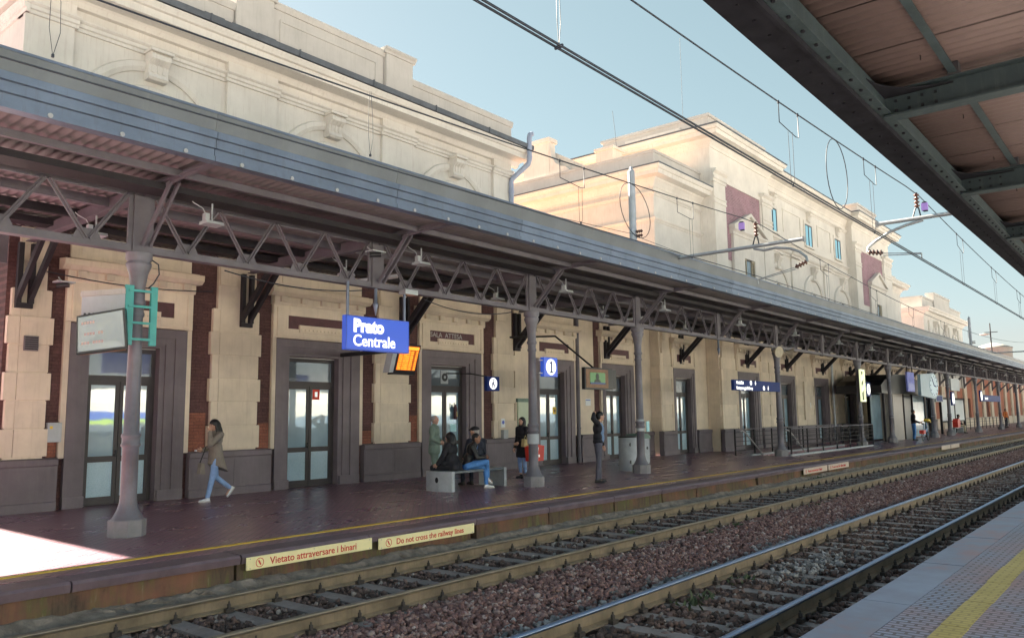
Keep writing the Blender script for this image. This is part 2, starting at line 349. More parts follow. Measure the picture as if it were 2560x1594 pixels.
def stud_yellow():
    q = NM('worn_yellow_stud_paint'); p = q.pos()
    b = q.n('ShaderNodeTexBrick'); q.l(q.map(p, (1, 1, 1), (0, 0, R(90))), b.inputs['Vector']); b.offset = .5; b.inputs['Scale'].default_value = 1
    b.inputs['Brick Width'].default_value = .135; b.inputs['Row Height'].default_value = .075; b.inputs['Mortar Size'].default_value = .011; b.inputs['Mortar Smooth'].default_value = .4
    n = q.noise(p, 3, 4); col = q.mix(q.math('MULTIPLY', b.outputs['Fac'], .55), q.ramp(n, [(.3, (.42, .34, .10)), (.7, (.52, .43, .15))]), (.22, .18, .07))
    q.set(col, .6); q.bump(q.math('MULTIPLY', b.outputs['Fac'], -1), .5, .008); return q.m
M['studyellow'] = stud_yellow()
def edge_mat():
    q = NM('worn_blue_grey_edge_slab'); p = q.pos(); n = q.noise(p, .8, 5, .65); n2 = q.noise(p, 45, 3)
    col = q.ramp(n, [(.32, (.25, .31, .44)), (.54, (.205, .235, .325)), (.70, (.31, .19, .195))])
    q.set(col, .55); q.bump(n2, .25, .004); return q.m
M['edge'] = edge_mat()
def face_mat():
    q = NM('mossy_platform_face'); p = q.pos(); st = q.noise(q.map(p, (7, 1, 1)), 1.4, 5, .7); n = q.noise(p, 1.3, 5, .65)
    a = q.ramp(st, [(.3, (.055, .042, .036)), (.48, (.12, .085, .062)), (.62, (.12, .12, .05)), (.76, (.34, .29, .25))])
    col = q.mix(q.ramp(n, [(.45, (0, 0, 0)), (.66, (.85, .85, .85))]), a, (.25, .115, .08))
    q.set(col, .85, spec=.2); q.bump(st, .5, .015); return q.m
M['face'] = face_mat()
def stone_mat(name, stops):
    q = NM(name); g = q.n('ShaderNodeNewGeometry'); rnd = g.outputs['Random Per Island']
    col = q.ramp(rnd, stops); n = q.noise(g.outputs['Position'], 60, 3)
    col = q.mix(.45, col, q.ramp(n, [(.3, (.3, .3, .3)), (.7, (.72, .72, .72))]), 'OVERLAY')
    q.set(col, .85, spec=.25); q.bump(n, .4, .006); return q.m
M['stone'] = stone_mat('red_brown_ballast', [(0, (.115, .068, .067)), (.45, (.215, .125, .120)), (.75, (.27, .17, .158)), (.93, (.31, .23, .22)), (1, (.44, .38, .37))])
M['stone_grey'] = stone_mat('grey_ballast', [(0, (.10, .10, .105)), (.5, (.22, .22, .23)), (1, (.42, .42, .43))])
M['stone_dark'] = stone_mat('oily_dark_ballast', [(0, (.055, .042, .04)), (.5, (.115, .08, .073)), (.9, (.19, .135, .125)), (1, (.34, .33, .32))])
M['bouncegravel'] = pmat('pale_bounce_gravel', (.44, .41, .39), .9, .2, .3, 8, .3, .02)  # made pale so the sunlit ground bounces light onto the facade
M['bed'] = pmat('ballast_bed', (.075, .05, .046), .95, .4, 8, 60, .6, .03)
# ------------------------------------------------------------------ ground, platforms
XE = 240.0
RT = -.26                                   # rail top level, platform top = 0
TR = [(8.43, 6.93), (4.75, 3.25)]           # rail centre lines, track 1 (by the station) and track 2
LE, RE = 9.26, 2.40                         # platform edges
mb = MB(); mb.box(-3000, -3000, -2.2, 3000, 3000, -1.1); mb.build('ground', M['bouncegravel'], kind='structure')
nx, ny = 180, 26
xs = np.concatenate([np.linspace(-30, 40, 120), np.linspace(42, XE, nx-120)]); ys = np.linspace(1.9, 9.5, ny)
mb = MB(); vs = []
for x in xs:
    for y in ys:
        z = -.475+.018*math.sin(x*2.1+y*3)+.014*math.sin(x*5.3-y*4.1)
        if 5.2 < y < 6.5: z += .035
        vs.append((x, y, z))
mb.add(vs, [(i*ny+j, i*ny+j+1, (i+1)*ny+j+1, (i+1)*ny+j) for i in range(len(xs)-1) for j in range(ny-1)], True)
mb.build('ballast_bed', M['bed'], kind='structure')
# left platform: floor with an opening for the stairs down to the subway
SX0, SX1, SY0, SY1 = 31.6, 42.6, 11.95, 13.2
plat = E('platform', (0, LE, 0), None, None); plat['kind'] = 'structure'
mb = MB()
for x0, x1, y0, y1 in ((-40, SX0, LE+.42, 40), (SX1, XE, LE+.42, 40), (SX0, SX1, LE+.42, SY0), (SX0, SX1, SY1, 40)):
    mb.box(x0, y0, -.9, x1, y1, 0)
mb.build('floor', M['floor'], plat)
mb = MB()
for i in range(16): mb.box(SX0+.32*i, SY0+.03, -.17*(i+1)-.2, SX0+.32*(i+1), SY1-.03, -.17*(i+1))
mb.build('stair', M['granite'], plat)
mb = MB(); mb.box(SX0-.02, SY0-.14, .0, SX1, SY0-.01, .07); mb.box(SX0-.6, SY1+.01, 0, SX1, SY1+.13, .07)
mb.build('stair_kerb', M['concrete'], plat)
# coping stones with uneven joints
x = -12.0; k = 0; jx = []
while x < 120:
    w = random.uniform(1.75, 2.35); jx.append(x); zt = random.uniform(-.006, .006)
    mb = MB(); g = random.uniform(.008, .02)
    mb.prof([(LE+.425, -.10), (LE+.425, zt), (LE+.03, zt-.004), (LE, zt-.035), (LE+.012, -.115), (LE+.03, -.12)], x+g, x+w-g*.3)
    mb.build('coping_stone', M['coping'], plat)
    if x < 60:
        mb = MB(); d = random.uniform(.0, .03)
        x2 = x+random.uniform(-.1, .2)
        mb.prof([(LE+.3, -.36), (LE+.3, -.122), (LE+.05+d, -.122), (LE+.045+d, -.36)], x2, x2+w-.03)
        mb.build('face_stone', M['face'], plat, bevel=.01)
    x += w; k += 1
mb = MB(); mb.box(120, LE, -.12, XE, LE+.425, 0); mb.build('coping_course', M['coping'], plat)
mb = MB(); mb.box(60, LE+.05, -.9, XE, LE+.43, -.12); mb.box(-40, LE+.12, -.9, 60, LE+.43, -.36); mb.build('face_wall', M['face'], plat)
# expansion joints: pale diagonal lines 4 mm above the tiles
mb = MB()
for xj in (4.85, 10.25, 14.4, 19.8, 25.2, -.6):
    d = 16.6-LE-.45
    w_ = .011
    mb.add([(xj-w_, LE+.44, .004), (xj+w_, LE+.44, .004), (xj+d+w_, LE+.44+d, .004), (xj+d-w_, LE+.44+d, .004)], [(0, 1, 2, 3)])
for xj in (10.2, 15.4, 20.6):
    d = 7.0; w_ = .010
    mb.add([(xj-w_, LE+.44, .0055), (xj+w_, LE+.44, .0055), (xj-d+w_, LE+.44+d, .0055), (xj-d-w_, LE+.44+d, .0055)], [(0, 1, 2, 3)])
mb.build('expansion_joint', M['jointfill'], plat)
mb = MB(); mb.box(-40, 10.02, -.002, XE, 10.13, .0045); mb.build('yellow_line', M['yellow'], plat)
# rough footing: lumpy strip at the bottom of the face
mb = MB(); vs = []; xs = np.arange(-2, 60, .10); prof = [(LE+.10, -.335), (LE+.015, -.345), (LE-.045, -.375), (LE-.10, -.42), (LE-.22, -.445), (LE-.30, -.475), (LE-.42, -.51)]
for xx in xs:
    for j, (y, z) in enumerate(prof):
        a = .035 if 0 < j else .02
        vs.append((xx+random.uniform(-.03, .03), y+random.uniform(-a, a), z+random.uniform(-a, a)*.7+.02*math.sin(xx*2.3+j)))
n = len(prof)
mb.add(vs, [(i*n+j, i*n+j+1, (i+1)*n+j+1, (i+1)*n+j) for i in range(len(xs)-1) for j in range(n-1)], False)
mb.build('rubble_footing', M['rubble'], plat, kind='stuff')
# right platform
rp = E('near_platform', (0, RE, 0), None, None); rp['kind'] = 'structure'
mb = MB(); mb.box(-40, .55, -.9, XE, RE-.45, 0); mb.build('studded_floor', M['studs'], rp); MB().box(-40, -5.2, -.9, XE, .545, -.002).build('bounce_paving', M['bounce_paving'], rp)  # unseen strip behind the studs, added pale to bounce sunlight under the canopies
x = -8.0
while x < 70:
    w = random.uniform(2.0, 2.6); mb = MB(); z = random.uniform(-.004, .004)
    mb.prof([(RE-.445, -.2), (RE-.445, z), (RE-.03, z-.003), (RE, z-.03), (RE, -.2)], x+.006, x+w-.006); mb.build('edge_slab', M['edge'], rp); x += w
mb = MB(); mb.box(-40, RE-.46, -.9, XE, RE-.05, -.2); mb.build('edge_wall', M['face'], rp)
mb = MB()
for i, x0 in enumerate(np.arange(-8, 60, 1.02)):
    jy = random.uniform(-.008, .008); mb.box(x0, 1.40+jy, -.002, x0+1.005, 1.60+jy, .0045)
mb.build('yellow_line', M['studyellow'], rp)
mb = MB(); mb.box(-120, -40, -1.0, XE, -5.2, -.5); mb.build('far_ballast', M['bouncegravel'], kind='structure')  # unseen ground, widened and pale for bounce light
# ------------------------------------------------------------------ tracks
def rail_prof(y):
    h = RT; return [(y-.07, h-.172), (y+.07, h-.172), (y+.07, h-.158), (y+.012, h-.135), (y+.010, h-.045), (y+.036, h-.034), (y+.036, h-.006), (y+.028, h-.001),
                    (y-.028, h-.001), (y-.036, h-.006), (y-.036, h-.034), (y-.010, h-.045), (y-.012, h-.135), (y-.07, h-.158)]
TX0, TX1 = -15, XE
def track(idx, label, topmat, sl_sp, sl_w, sl_half, sl_z):
    ya, yb = TR[idx]; yc = (ya+yb)/2
    t = E('railway_track', (0, yc, RT-.17), label, 'railway track')
    for y in (ya, yb):
        r = MB().prof(rail_prof(y), TX0, TX1).build('rail', M['rusty'], t)
        MB().prof([(y-.0365, RT-.030), (y-.0368, RT-.008), (y-.031, RT-.0015), (y-.02, RT+.0012), (y, RT+.0025), (y+.02, RT+.0012), (y+.031, RT-.0015), (y+.0368, RT-.008), (y+.0365, RT-.012)], TX0, TX1, smooth=True).build('rail_head', topmat, r)
    proto = None; nsl = 0; xx = -3.0; cl = MB()
    while xx < 150:
        j = random.uniform(-.02, .02)
        if nsl < 235:
            if proto is None:
                mb = MB(); mb.prof([(xx-sl_w, -.62), (xx-sl_w+.01, sl_z), (xx+sl_w-.01, sl_z), (xx+sl_w, -.62)], yc-sl_half, yc+sl_half, 'y')
                proto = mb.build('sleeper', M['sleeper'], t); p0 = xx
            else:
                o = inst(proto, t, (xx-p0, random.uniform(-.03, .03), random.uniform(-.014, .008))); o.rotation_euler = (0, 0, random.uniform(-.012, .012)) if xx < 3 else (0, 0, 0)
        for y in (ya, yb):
            if xx > 75: break
            for s in (-1, 1):
                cl.box(xx-.05, y+s*.075, RT-.17, xx+.05, y+s*.135, RT-.128); cl.lathe((xx, y+s*.10, RT-.128), [(.022, 0), (.022, .045), (.010, .05), (.010, .075)], 6)
        xx += sl_sp; nsl += 1
    cl.build('rail_clip', M['clip'], t, kind='stuff')
    return t
track(0, 'rusty railway track running along the platform under the station canopy', M['railtop_dull'], .62, .12, 1.28, -.432)
track(1, 'railway track with rail heads tinted sky blue nearest the grey studded platform', M['railtop'], .60, .11, 1.25, -.438)
# ballast stones
def stones(name, mat, n, fn, smin, smax):
    base = np.array([[-1,-1,-1],[1,-1,-1],[1,1,-1],[-1,1,-1],[-1,-1,1],[1,-1,1],[1,1,1],[-1,1,1]], float)
    fc = np.array([[0,3,2,1],[4,5,6,7],[0,1,5,4],[1,2,6,5],[2,3,7,6],[3,0,4,7]])
    P = fn(n); n = len(P)
    S = RNG.uniform(smin, smax, (n, 1, 1))*RNG.uniform(.6, 1.25, (n, 1, 3))
    V = base[None]*(1+RNG.uniform(-.42, .30, (n, 8, 3)))*S/2
    a = RNG.normal(size=(n, 4)); a /= np.linalg.norm(a, axis=1, keepdims=True); w, x, y, z = a.T
    Rm = np.stack([np.stack([1-2*(y*y+z*z), 2*(x*y-z*w), 2*(x*z+y*w)], -1), np.stack([2*(x*y+z*w), 1-2*(x*x+z*z), 2*(y*z-x*w)], -1), np.stack([2*(x*z-y*w), 2*(y*z+x*w), 1-2*(x*x+y*y)], -1)], 1)
    V = np.einsum('nij,nkj->nki', Rm, V)+P[:, None, :]
    F = (fc[None]+8*np.arange(n)[:, None, None]).reshape(-1, 4)
    me = bpy.data.meshes.new(name); me.vertices.add(n*8); me.vertices.foreach_set('co', V.reshape(-1))
    me.loops.add(F.size); me.loops.foreach_set('vertex_index', F.reshape(-1).astype(np.int32)); me.polygons.add(len(F))
    me.polygons.foreach_set('loop_start', np.arange(0, F.size, 4, dtype=np.int32)); me.update(calc_edges=True); me.validate()
    me.materials.append(mat); o = bpy.data.objects.new(name, me); COL.objects.link(o); o['kind'] = 'stuff'; return o
def xdist(n, x0, x1, pw=1.7):
    u = RNG.uniform(0, 1, n); return x0+(x1-x0)*u**pw
def clearrail(x, y):
    k = np.ones(len(y), bool)
    for a in TR:
        for r in a: k &= np.abs(y-r) > .085
    return k
def f_mid(n):
    x = xdist(n, 2.0, 70); y = RNG.uniform(5.0, 6.9, n); k = clearrail(x, y); x, y = x[k], y[k]
    z = -.452+.035*((y > 5.2) & (y < 6.5))+RNG.uniform(-.02, .022, len(x)); return np.stack([x, y, z], 1)
def f_t1(n):
    x = xdist(n, 2.0, 70); y = RNG.uniform(6.85, 9.0, n); k = clearrail(x, y)
    on = np.abs(((x+3.0) % .62)-.31) > .31-.115
    z = np.where(on, -.475, -.452)+RNG.uniform(-.028, .014, n); k &= ~(on & (RNG.uniform(0, 1, n) < .72)); return np.stack([x, y, z], 1)[k]
def f_t2(n):
    x = xdist(n, 3.0, 60); y = RNG.uniform(2.3, 5.0, n); k = clearrail(x, y)
    on = np.abs(((x+3.0) % .60)-.30) > .30-.10
    z = np.where(on, -.47, -.455)+RNG.uniform(-.028, .022, n); k &= ~(on & (RNG.uniform(0, 1, n) < .62)); return np.stack([x, y, z], 1)[k]
def f_grey(n):
    c = [(9.5, 5.12), (13.2, 5.1), (11.6, 4.1), (6.9, 5.05), (16.5, 5.05)]
    P = []
    for cx, cy in c:
        m_ = n//len(c); x = RNG.normal(cx, .8, m_); y = RNG.normal(cy, .17, m_); k = clearrail(x, y)
        z = -.432+.012*(y > 5.1)+RNG.uniform(-.01, .02, m_); P.append(np.stack([x, y, z], 1)[k])
    return np.concatenate(P)
stones('ballast', M['stone'], 44000, f_mid, .026, .058)
stones('ballast', M['stone_dark'], 24000, f_t1, .026, .058)
stones('ballast', M['stone_dark'], 30000, f_t2, .026, .062)
stones('ballast', M['stone_grey'], 1100, f_grey, .03, .06)
# small weeds between the stones
mb = MB()
for cx, cy, nn, s in ((8.6, 4.45, 60, 1), (10.1, 4.5, 30, .8), (13.6, 6.62, 45, .8), (12.9, 7.9, 18, .7), (19, 6.6, 30, .8), (26, 8.9, 60, 1.6), (9.2, 8.95, 25, .7), (14.8, 6.7, 30, .7)):
    for i in range(nn):
        a = random.uniform(0, 6.28); r = abs(random.gauss(0, .14))*s; px, py = cx+r*1.6*math.cos(a), cy+r*math.sin(a)*.7
        h = random.uniform(.03, .09)*s; b = random.uniform(0, 6.28); dx, dy = math.cos(b)*.02, math.sin(b)*.02; lx, ly = random.uniform(-.05, .05), random.uniform(-.05, .05)
        mb.add([(px-dx, py-dy, -.46), (px+dx, py+dy, -.46), (px+lx+dx*1.3, py+ly+dy*1.3, -.45+h*.6), (px+lx*1.7, py+ly*1.7, -.44+h)], [(0, 1, 2, 3)])
mb.build('weeds', M['weed'], kind='stuff')
# ------------------------------------------------------------------ station canopy on the left
PX = [-4.4, .55, 5.68, 10.45, 15.5, 20.6, 26.1, 31.4, 36.9, 42.0, 47.6, 52.8, 57.6, 62.4, 67.4, 72.6, 78, 83.3, 88.5, 93.7, 98.9, 104.1, 109.3, 114.5, 119.7, 124.9, 130.1, 135.3, 140.5]
COLX = [.55, 5.68, 15.5, 20.6, 31.4, 42.0, 47.6, 57.6, 62.4, 72.6, 83.3, 93.7, 104.1, 114.5, 124.9, 135.3]
YC, ZB, ZT = 12.18, 4.27, 5.29
CX0, CX1 = -4.4, 140.5
can = E('station_canopy', (5.68, YC, 0), 'long steel platform canopy on iron columns with lattice girder along the station', 'canopy')
def col_mesh(x):
    m1 = MB().lathe((x, YC, 0), [(.265, 0), (.265, .235), (.25, .25)], 8, False, R(22.5))
    m2 = MB().lathe((x, YC, .25), [(.235, 0), (.21, .03), (.155, .13), (.125, .24), (.118, .30), (.118, 1.05), (.14, 1.07), (.14, 1.10), (.125, 1.12), (.125, 1.19), (.14, 1.21), (.14, 1.24), (.112, 1.27),
                                            (.092, 3.02), (.11, 3.04), (.115, 3.08), (.10, 3.11), (.10, 3.2)], 20)
    m3 = MB().lathe((x, YC, 3.45), [(.10, 0), (.125, .03), (.125, .07), (.105, .10), (.11, .3), (.14, .5), (.185, .62), (.185, .66), (.16, .68), (.195, .72), (.195, .815)], 20)
    return m1, m2, m3
for i, x in enumerate(COLX):
    if i == 0:
        m1, m2, m3 = col_mesh(x); c0 = m2.build('column', M['column'], can); m1.build('pedestal', M['pedestal'], c0); m3.build('capital', M['column'], c0); x0 = x
    else:
        c = c0.copy(); COL.objects.link(c); c.location.x += x-x0; ORG[c.name] = ORG[c0.name]
        for ch in c0.children:
            d = ch.copy(); COL.objects.link(d); d.parent = c
MB().box(CX0, YC-.085, ZB, CX1, YC+.085, ZB+.018).box(CX0, YC-.02, ZB+.018, CX1, YC+.02, ZB+.125).build('bottom_chord', M['steel'], can)
MB().box(CX0, YC-.09, ZT-.018, CX1, YC+.09, ZT).box(CX0, YC-.02, ZT-.14, CX1, YC+.02, ZT-.018).build('top_chord', M['steel'], can)
riv = MB(); dl = 0; far = MB()
for i in range(len(PX)-1):
    xa, xb = PX[i], PX[i+1]; tgt = None
    mb = MB() if xa < 62 else far
    mb.box(xa-.13, YC-.05, ZB+.02, xa+.13, YC+.05, ZT-.02)                # plated post
    mb.box(xa-.20, YC-.016, ZB+.02, xa+.20, YC+.016, ZT-.02)
    if mb is not far: mb.build('truss_post', M['steel'], can)
    zb, zt = ZB+.13, ZT-.14; a, b = xa+.20, xb-.20; n = 4; p = (b-a)/n
    for k in range(n):
        xm = a+(k+.5)*p
        for q, (x1, x2) in enumerate(((a+k*p+.03, xm-.02), (a+(k+1)*p-.03, xm+.02))):
            mb = MB() if xa < 62 else far
            mb.bar((x1, YC-.035, zt+.02), (x2, YC-.035, zb-.02), .014, .072, (0, 1, 0) if 0 else (1, 0, 0))
            mb.bar((x1+.03*(1 if q else -1)*0, YC-.06, zt+.02), (x2, YC-.06, zb-.02), .05, .014, (1, 0, 0))
            if mb is not far: mb.build('diagonal', M['steel'], can); dl += 1
        mb = MB() if xa < 62 else far
        mb.prof([(xm-.21, zb-.03), (xm+.21, zb-.03), (xm+.13, zb+.13), (xm-.13, zb+.13)], YC-.028, YC-.016, 'y')
        if mb is not far: mb.build('gusset', M['steel'], can)
    # knee brace and cross beam
    if xa < 125:
        mb = MB() if xa < 62 else far
        for s in (-.06, .06):
            mb.bar((xa+.05+s, YC-.10, ZB+.12), (xa+.05+s, 11.25, ZT-.05), .035, .07)
        if mb is not far: mb.build('knee_brace', M['steel'], can)
        mb = MB() if xa < 62 else far
        mb.prof([(9.98, 5.26), (11.2, 5.20), (12.08, 5.16), (12.08, 5.335), (9.98, 5.335)], xa-.012, xa+.012).box(xa-.075, 9.98, 5.245, xa+.075, 12.05, 5.262).box(xa-.075, 12.3, 5.13, xa+.075, 16.7, 5.15).box(xa-.012, 12.3, 5.15, xa+.012, 16.7, 5.36)
        if mb is not far: mb.build('cross_beam', M['steel'], can)
        # wall bracket under the beam end
        wy = 16.88 if xa < 28 else (16.46 if xa < 33.9 else 15.84)
        mb = MB() if xa < 62 else far
        for s in (-.11, .11):
            mb.box(xa+s-.045, wy-.13, 3.95, xa+s+.045, wy-.02, 5.12); mb.bar((xa+s, wy-.06, 4.05), (xa+s, wy-1.15, 5.10), .08, .13)
        mb.box(xa-.15, wy-.10, 3.86, xa+.15, wy-.015, 3.96)
        if mb is not far: mb.build('wall_bracket', M['wallsteel'], can)
far.build('far_lattice', M['steel'], can, kind='stuff')
for (y, z, w, h, mt) in ((10.95, 5.23, .08, .10, 'steel'), (11.62, 5.13, .42, .10, 'wallsteel'), (13.35, 5.21, .10, .15, 'steel'), (14.6, 5.25, .10, .15, 'wallsteel'), (15.75, 5.27, .34, .12, 'wallsteel')):
    MB().box(CX0, y-w/2, z, CX1, y+w/2, z+h).build('purlin', M[mt], can)
MB().box(CX0, 16.66, 4.66, 5.30, 16.72, 5.38).build('shade_girder', M['steel'], can)  # unseen girder, added to cut off the sun patch on the platform
# rivets on the bottom chord of the near bays
mb = MB()
for x in np.arange(0, 34, .32): mb.box(x-.014, YC-.0925, ZB+.002, x+.014, YC-.086, ZB+.016)
mb.build('rivet', M['steel'], can, kind='stuff')
# corrugated roof sheets (each bay a sheet, both sides of the girder)
def corr(x0, x1, y0, z0, y1, z1, period, amp, th=.012):
    mb = MB(); xs = np.arange(x0, x1+1e-6, period/6); vs = []
    for x in xs:
        d = amp*math.sin(2*math.pi*x/period)
        vs += [(x, y0, z0+d), (x, y1, z1+d), (x, y1, z1+d+th), (x, y0, z0+d+th)]
    k = len(xs); mb.add(vs, [(4*i+j, 4*i+(j+1) % 4, 4*i+4+(j+1) % 4, 4*i+4+j) for i in range(k-1) for j in range(4)], True); return mb
for i in range(len(PX)-1):
    corr(PX[i], PX[i+1]+.05, 9.99, 5.41, YC, 5.39+.002*(i % 2), .15, .017).build('roof_sheet', M['soffit'], can)
    corr(PX[i], PX[i+1]+.05, YC+.01, 5.395, 16.85 if PX[i] < 28 else (16.44 if PX[i] < 33 else 15.82), 5.47+.002*(i % 2), .15, .017).build('roof_sheet', M['soffit'], can)
MB().prof([(10.02, 5.46), (16.6, 5.54), (16.6, 5.60), (10.05, 5.78)], CX0, 26.0).prof([(10.02, 5.46), (15.8, 5.54), (15.8, 5.60), (10.05, 5.78)], 26.01, CX1).build('roof_deck', M['gutter'], can)
# stepped zinc fascia in lengths
FP = [(9.86, 5.20), (9.82, 5.205), (9.82, 5.275), (9.85, 5.28), (9.85, 5.375), (9.815, 5.385), (9.815, 5.505), (9.78, 5.515), (9.78, 5.605), (9.83, 5.612), (9.83, 5.63), (9.87, 5.632), (9.90, 5.80), (9.98, 5.80), (9.98, 5.20)]
DK = [(9.845, 5.634), (9.80, 5.865), (9.80, 5.90), (9.83, 5.905), (10.12, 5.80), (10.12, 5.70), (9.99, 5.70), (9.91, 5.805)]
SEG = 3.32; x = -4.4; f0 = d0 = None; k = 0
while x < CX1:
    if f0 is None:
        f0 = MB().prof(FP, x+.004, x+SEG-.004).build('fascia_panel', M['fascia'], can); fx = x
        bo = MB()
        for bx in np.arange(.4, SEG, .83): bo.lathe((0, 0, 0), [(.001, 0)], 3) if 0 else bo.prof([(x+bx+.03*math.cos(a), 5.24+.03*math.sin(a)) for a in np.arange(0, 6.28, .785)], 9.808, 9.821, 'y')
        bo.build('bolt', M['alu'], f0, kind='stuff')
        d0 = MB().prof(DK, x+.002, x+SEG-.002).build('roof_edge', M['fascia_dark'], can)
        ls = MB().box(x+.002, 9.79, 5.868, x+SEG-.002, 9.799, 5.9).build('drip_strip', M['fascia'], d0)
    else:
        c = f0.copy(); COL.objects.link(c); c.location.x += x-fx
        for ch in f0.children: q = ch.copy(); COL.objects.link(q); q.parent = c
        c = d0.copy(); COL.objects.link(c); c.location.x += x-fx
        for ch in d0.children: q = ch.copy(); COL.objects.link(q); q.parent = c
    x += SEG
# ------------------------------------------------------------------ canopy over the near platform
rc = E('near_canopy', (8.4, 0, 0), 'dark steel canopy with brown corrugated roof over the near platform', 'canopy')
RX0, RX1 = -12, 90; ZR = 4.60
MB().box(RX0, 2.02, ZR, RX1, 2.33, ZR+.02).box(RX0, 2.30, ZR+.02, RX1, 2.33, ZR+.42).box(RX0, 2.02, ZR-.035, RX1, 2.05, ZR).build('edge_girder', M['girder'], rc)
MB().box(RX0, 1.94, ZR+.05, RX1, 2.06, ZR+.07).box(RX0, 2.0, ZR+.07, RX1, 2.015, ZR+.30).build('inner_angle', M['beam_r'], rc)
mb = MB()
for x in np.arange(0, 40, .30):
    mb.lathe((x, 1.985, ZR+.034), [(.016, 0), (.016, .016)], 6); mb.lathe((x+.1, 2.17, ZR-.012), [(.013, 0), (.013, .012)], 6)
mb.build('rivet', M['girder'], rc, kind='stuff')
for bx in (-2.8, .9, 4.65, 8.4, 12.15, 15.9, 19.65, 23.4, 27.15, 30.9, 34.65, 38.4, 42.2):
    o = MB().box(bx-.09, -1.6, ZR+.02, bx+.09, 2.0, ZR+.038).box(bx-.008, -1.6, ZR+.038, bx+.008, 2.0, ZR+.27).box(bx-.09, -1.6, ZR+.27, bx+.09, 2.0, ZR+.288).build('cross_beam', M['beam_r'], rc)
    # curved gusset plates in plan at the girder
    g = MB()
    for s in (-1, 1):
        pts = [(bx+s*.012, 2.0)]+[(bx+s*(.03+.62*(1-math.sin(t))), 2.0-.62*(1-math.cos(t))) for t in np.linspace(0, math.pi/2, 7)]+[(bx+s*.012, 1.38)]
        g.prof(pts, ZR+.235, ZR+.25, 'z')
    g.build('gusset', M['girder'], rc)
    h = MB()
    for yy in (1.9, 1.78, 1.66, 1.54):
        for zz in (.09, .19): h.box(bx-.022, yy-.012, ZR+zz-.012, bx+.022, yy+.012, ZR+zz+.012)
    h.build('bolt', M['girder'], o, kind='stuff')
for yy in (1.36, .35, -.6, -1.5):
    mb = MB()
    mb.box(RX0, yy-.035, ZR+.295, RX1, yy+.035, ZR+.305).box(RX0, yy+.025, ZR+.305, RX1, yy+.035, ZR+.37); mb.build('purlin', M['beam_r'], rc)
    for bx in (4.65, 8.4, 12.15): MB().box(bx-.12, yy-.05, ZR+.289, bx-.02, yy+.05, ZR+.40).build('cleat', M['wallsteel'], rc)
x = RX0; k = 0
while x < 40:
    w = .98; z = ZR+.40
    mb = MB(); ys = (-1.55, -.4, 1.0, 2.28); xs = np.arange(x-.035, x+w+.005, .0233); vs = []
    for xx in xs:
        d = .013*math.sin(2*math.pi*xx/.14)
        sl = .011*(xx-x)/w
        for yy in ys: vs.append((xx, yy, z+d-.02*(2.28-yy)*.4+sl))
        for yy in ys[::-1]: vs.append((xx, yy, z+d+.008-.02*(2.28-yy)*.4+sl))
    k2 = len(xs); mb.add(vs, [(8*i+j, 8*i+(j+1) % 8, 8*i+8+(j+1) % 8, 8*i+8+j) for i in range(k2-1) for j in range(8)], True)
    o = mb.build('roof_sheet', M['soffit_r'], rc)
    if k % 2 == 0: MB().box(x+.3, 1.55, z-.055, x+.307, 1.557, z-.010).build('hook_bolt', M['girder'], o)
    x += w; k += 1
MB().box(RX0, -1.55, ZR+.47, RX1, 2.30, ZR+.50).build('roof_deck', M['gutter'], rc)
for bx in (-2.8, 4.65, 12.15, 19.65):
    MB().lathe((bx, -.4, 0), [(.22, 0), (.22, .25), (.11, .5), (.09, 4.0), (.2, 4.62)], 16).build('column', M['column'], rc)
# ------------------------------------------------------------------ station buildings
def wall_with_doors(parent, name, x0, x1, y, th, z1, holes, mat):
    mb = MB(); x = x0
    for a, b, h in sorted(holes):
        mb.box(x, y, -.02, a, y+th, z1); mb.box(a, y, h, b, y+th, z1); x = b
    mb.box(x, y, -.02, x1, y+th, z1); return mb.build(name, mat, parent)
def door(parent, a, b, y, htop=3.22, panel=False):
    """double door recessed in the opening a..b"""
    yd = y+.16
    f = MB(); f.box(a, yd, 0, a+.07, yd+.08, htop).box(b-.07, yd, 0, b, yd+.08, htop).box(a+.07, yd, htop-.09, b-.07, yd+.08, htop).box(a+.07, yd, 2.52, b-.07, yd+.08, 2.64)
    xm = (a+b)/2; lv = []
    for l, r in ((a+.07, xm-.006), (xm+.006, b-.07)):
        f.box(l, yd+.012, 0, l+.075, yd+.07, 2.52).box(r-.075, yd+.012, 0, r, yd+.07, 2.52).box(l+.075, yd+.012, 0, r-.075, yd+.07, .16).box(l+.075, yd+.012, .86, r-.075, yd+.07, .98).box(l+.075, yd+.012, 2.44, r-.075, yd+.07, 2.52)
        lv.append((l+.075, r-.075))
    d = f.build('door', M['doorframe'], parent)
    for l, r in lv:
        MB().box(l, yd+.032, .98, r, yd+.05, 2.44).build('pane', M['glass'], d)
        MB().box(l, yd+.032, .16, r, yd+.05, .86).build('pane', M['frost'], d)
    MB().box(a+.07, yd+.032, 2.64, b-.07, yd+.05, htop-.09).build('transom_pane', M['glass_dark'], d)
    MB().box(xm-.09, yd-.035, 1.0, xm-.03, yd-.02, 1.03).box(xm-.05, yd-.03, .96, xm-.03, yd+.012, 1.1).build('handle', M['black'], d)
    MB().box(a+.02, yd-.03, htop, b-.02, yd+.06, htop+.03).build('head_trim', M['alu'], d)
    return d
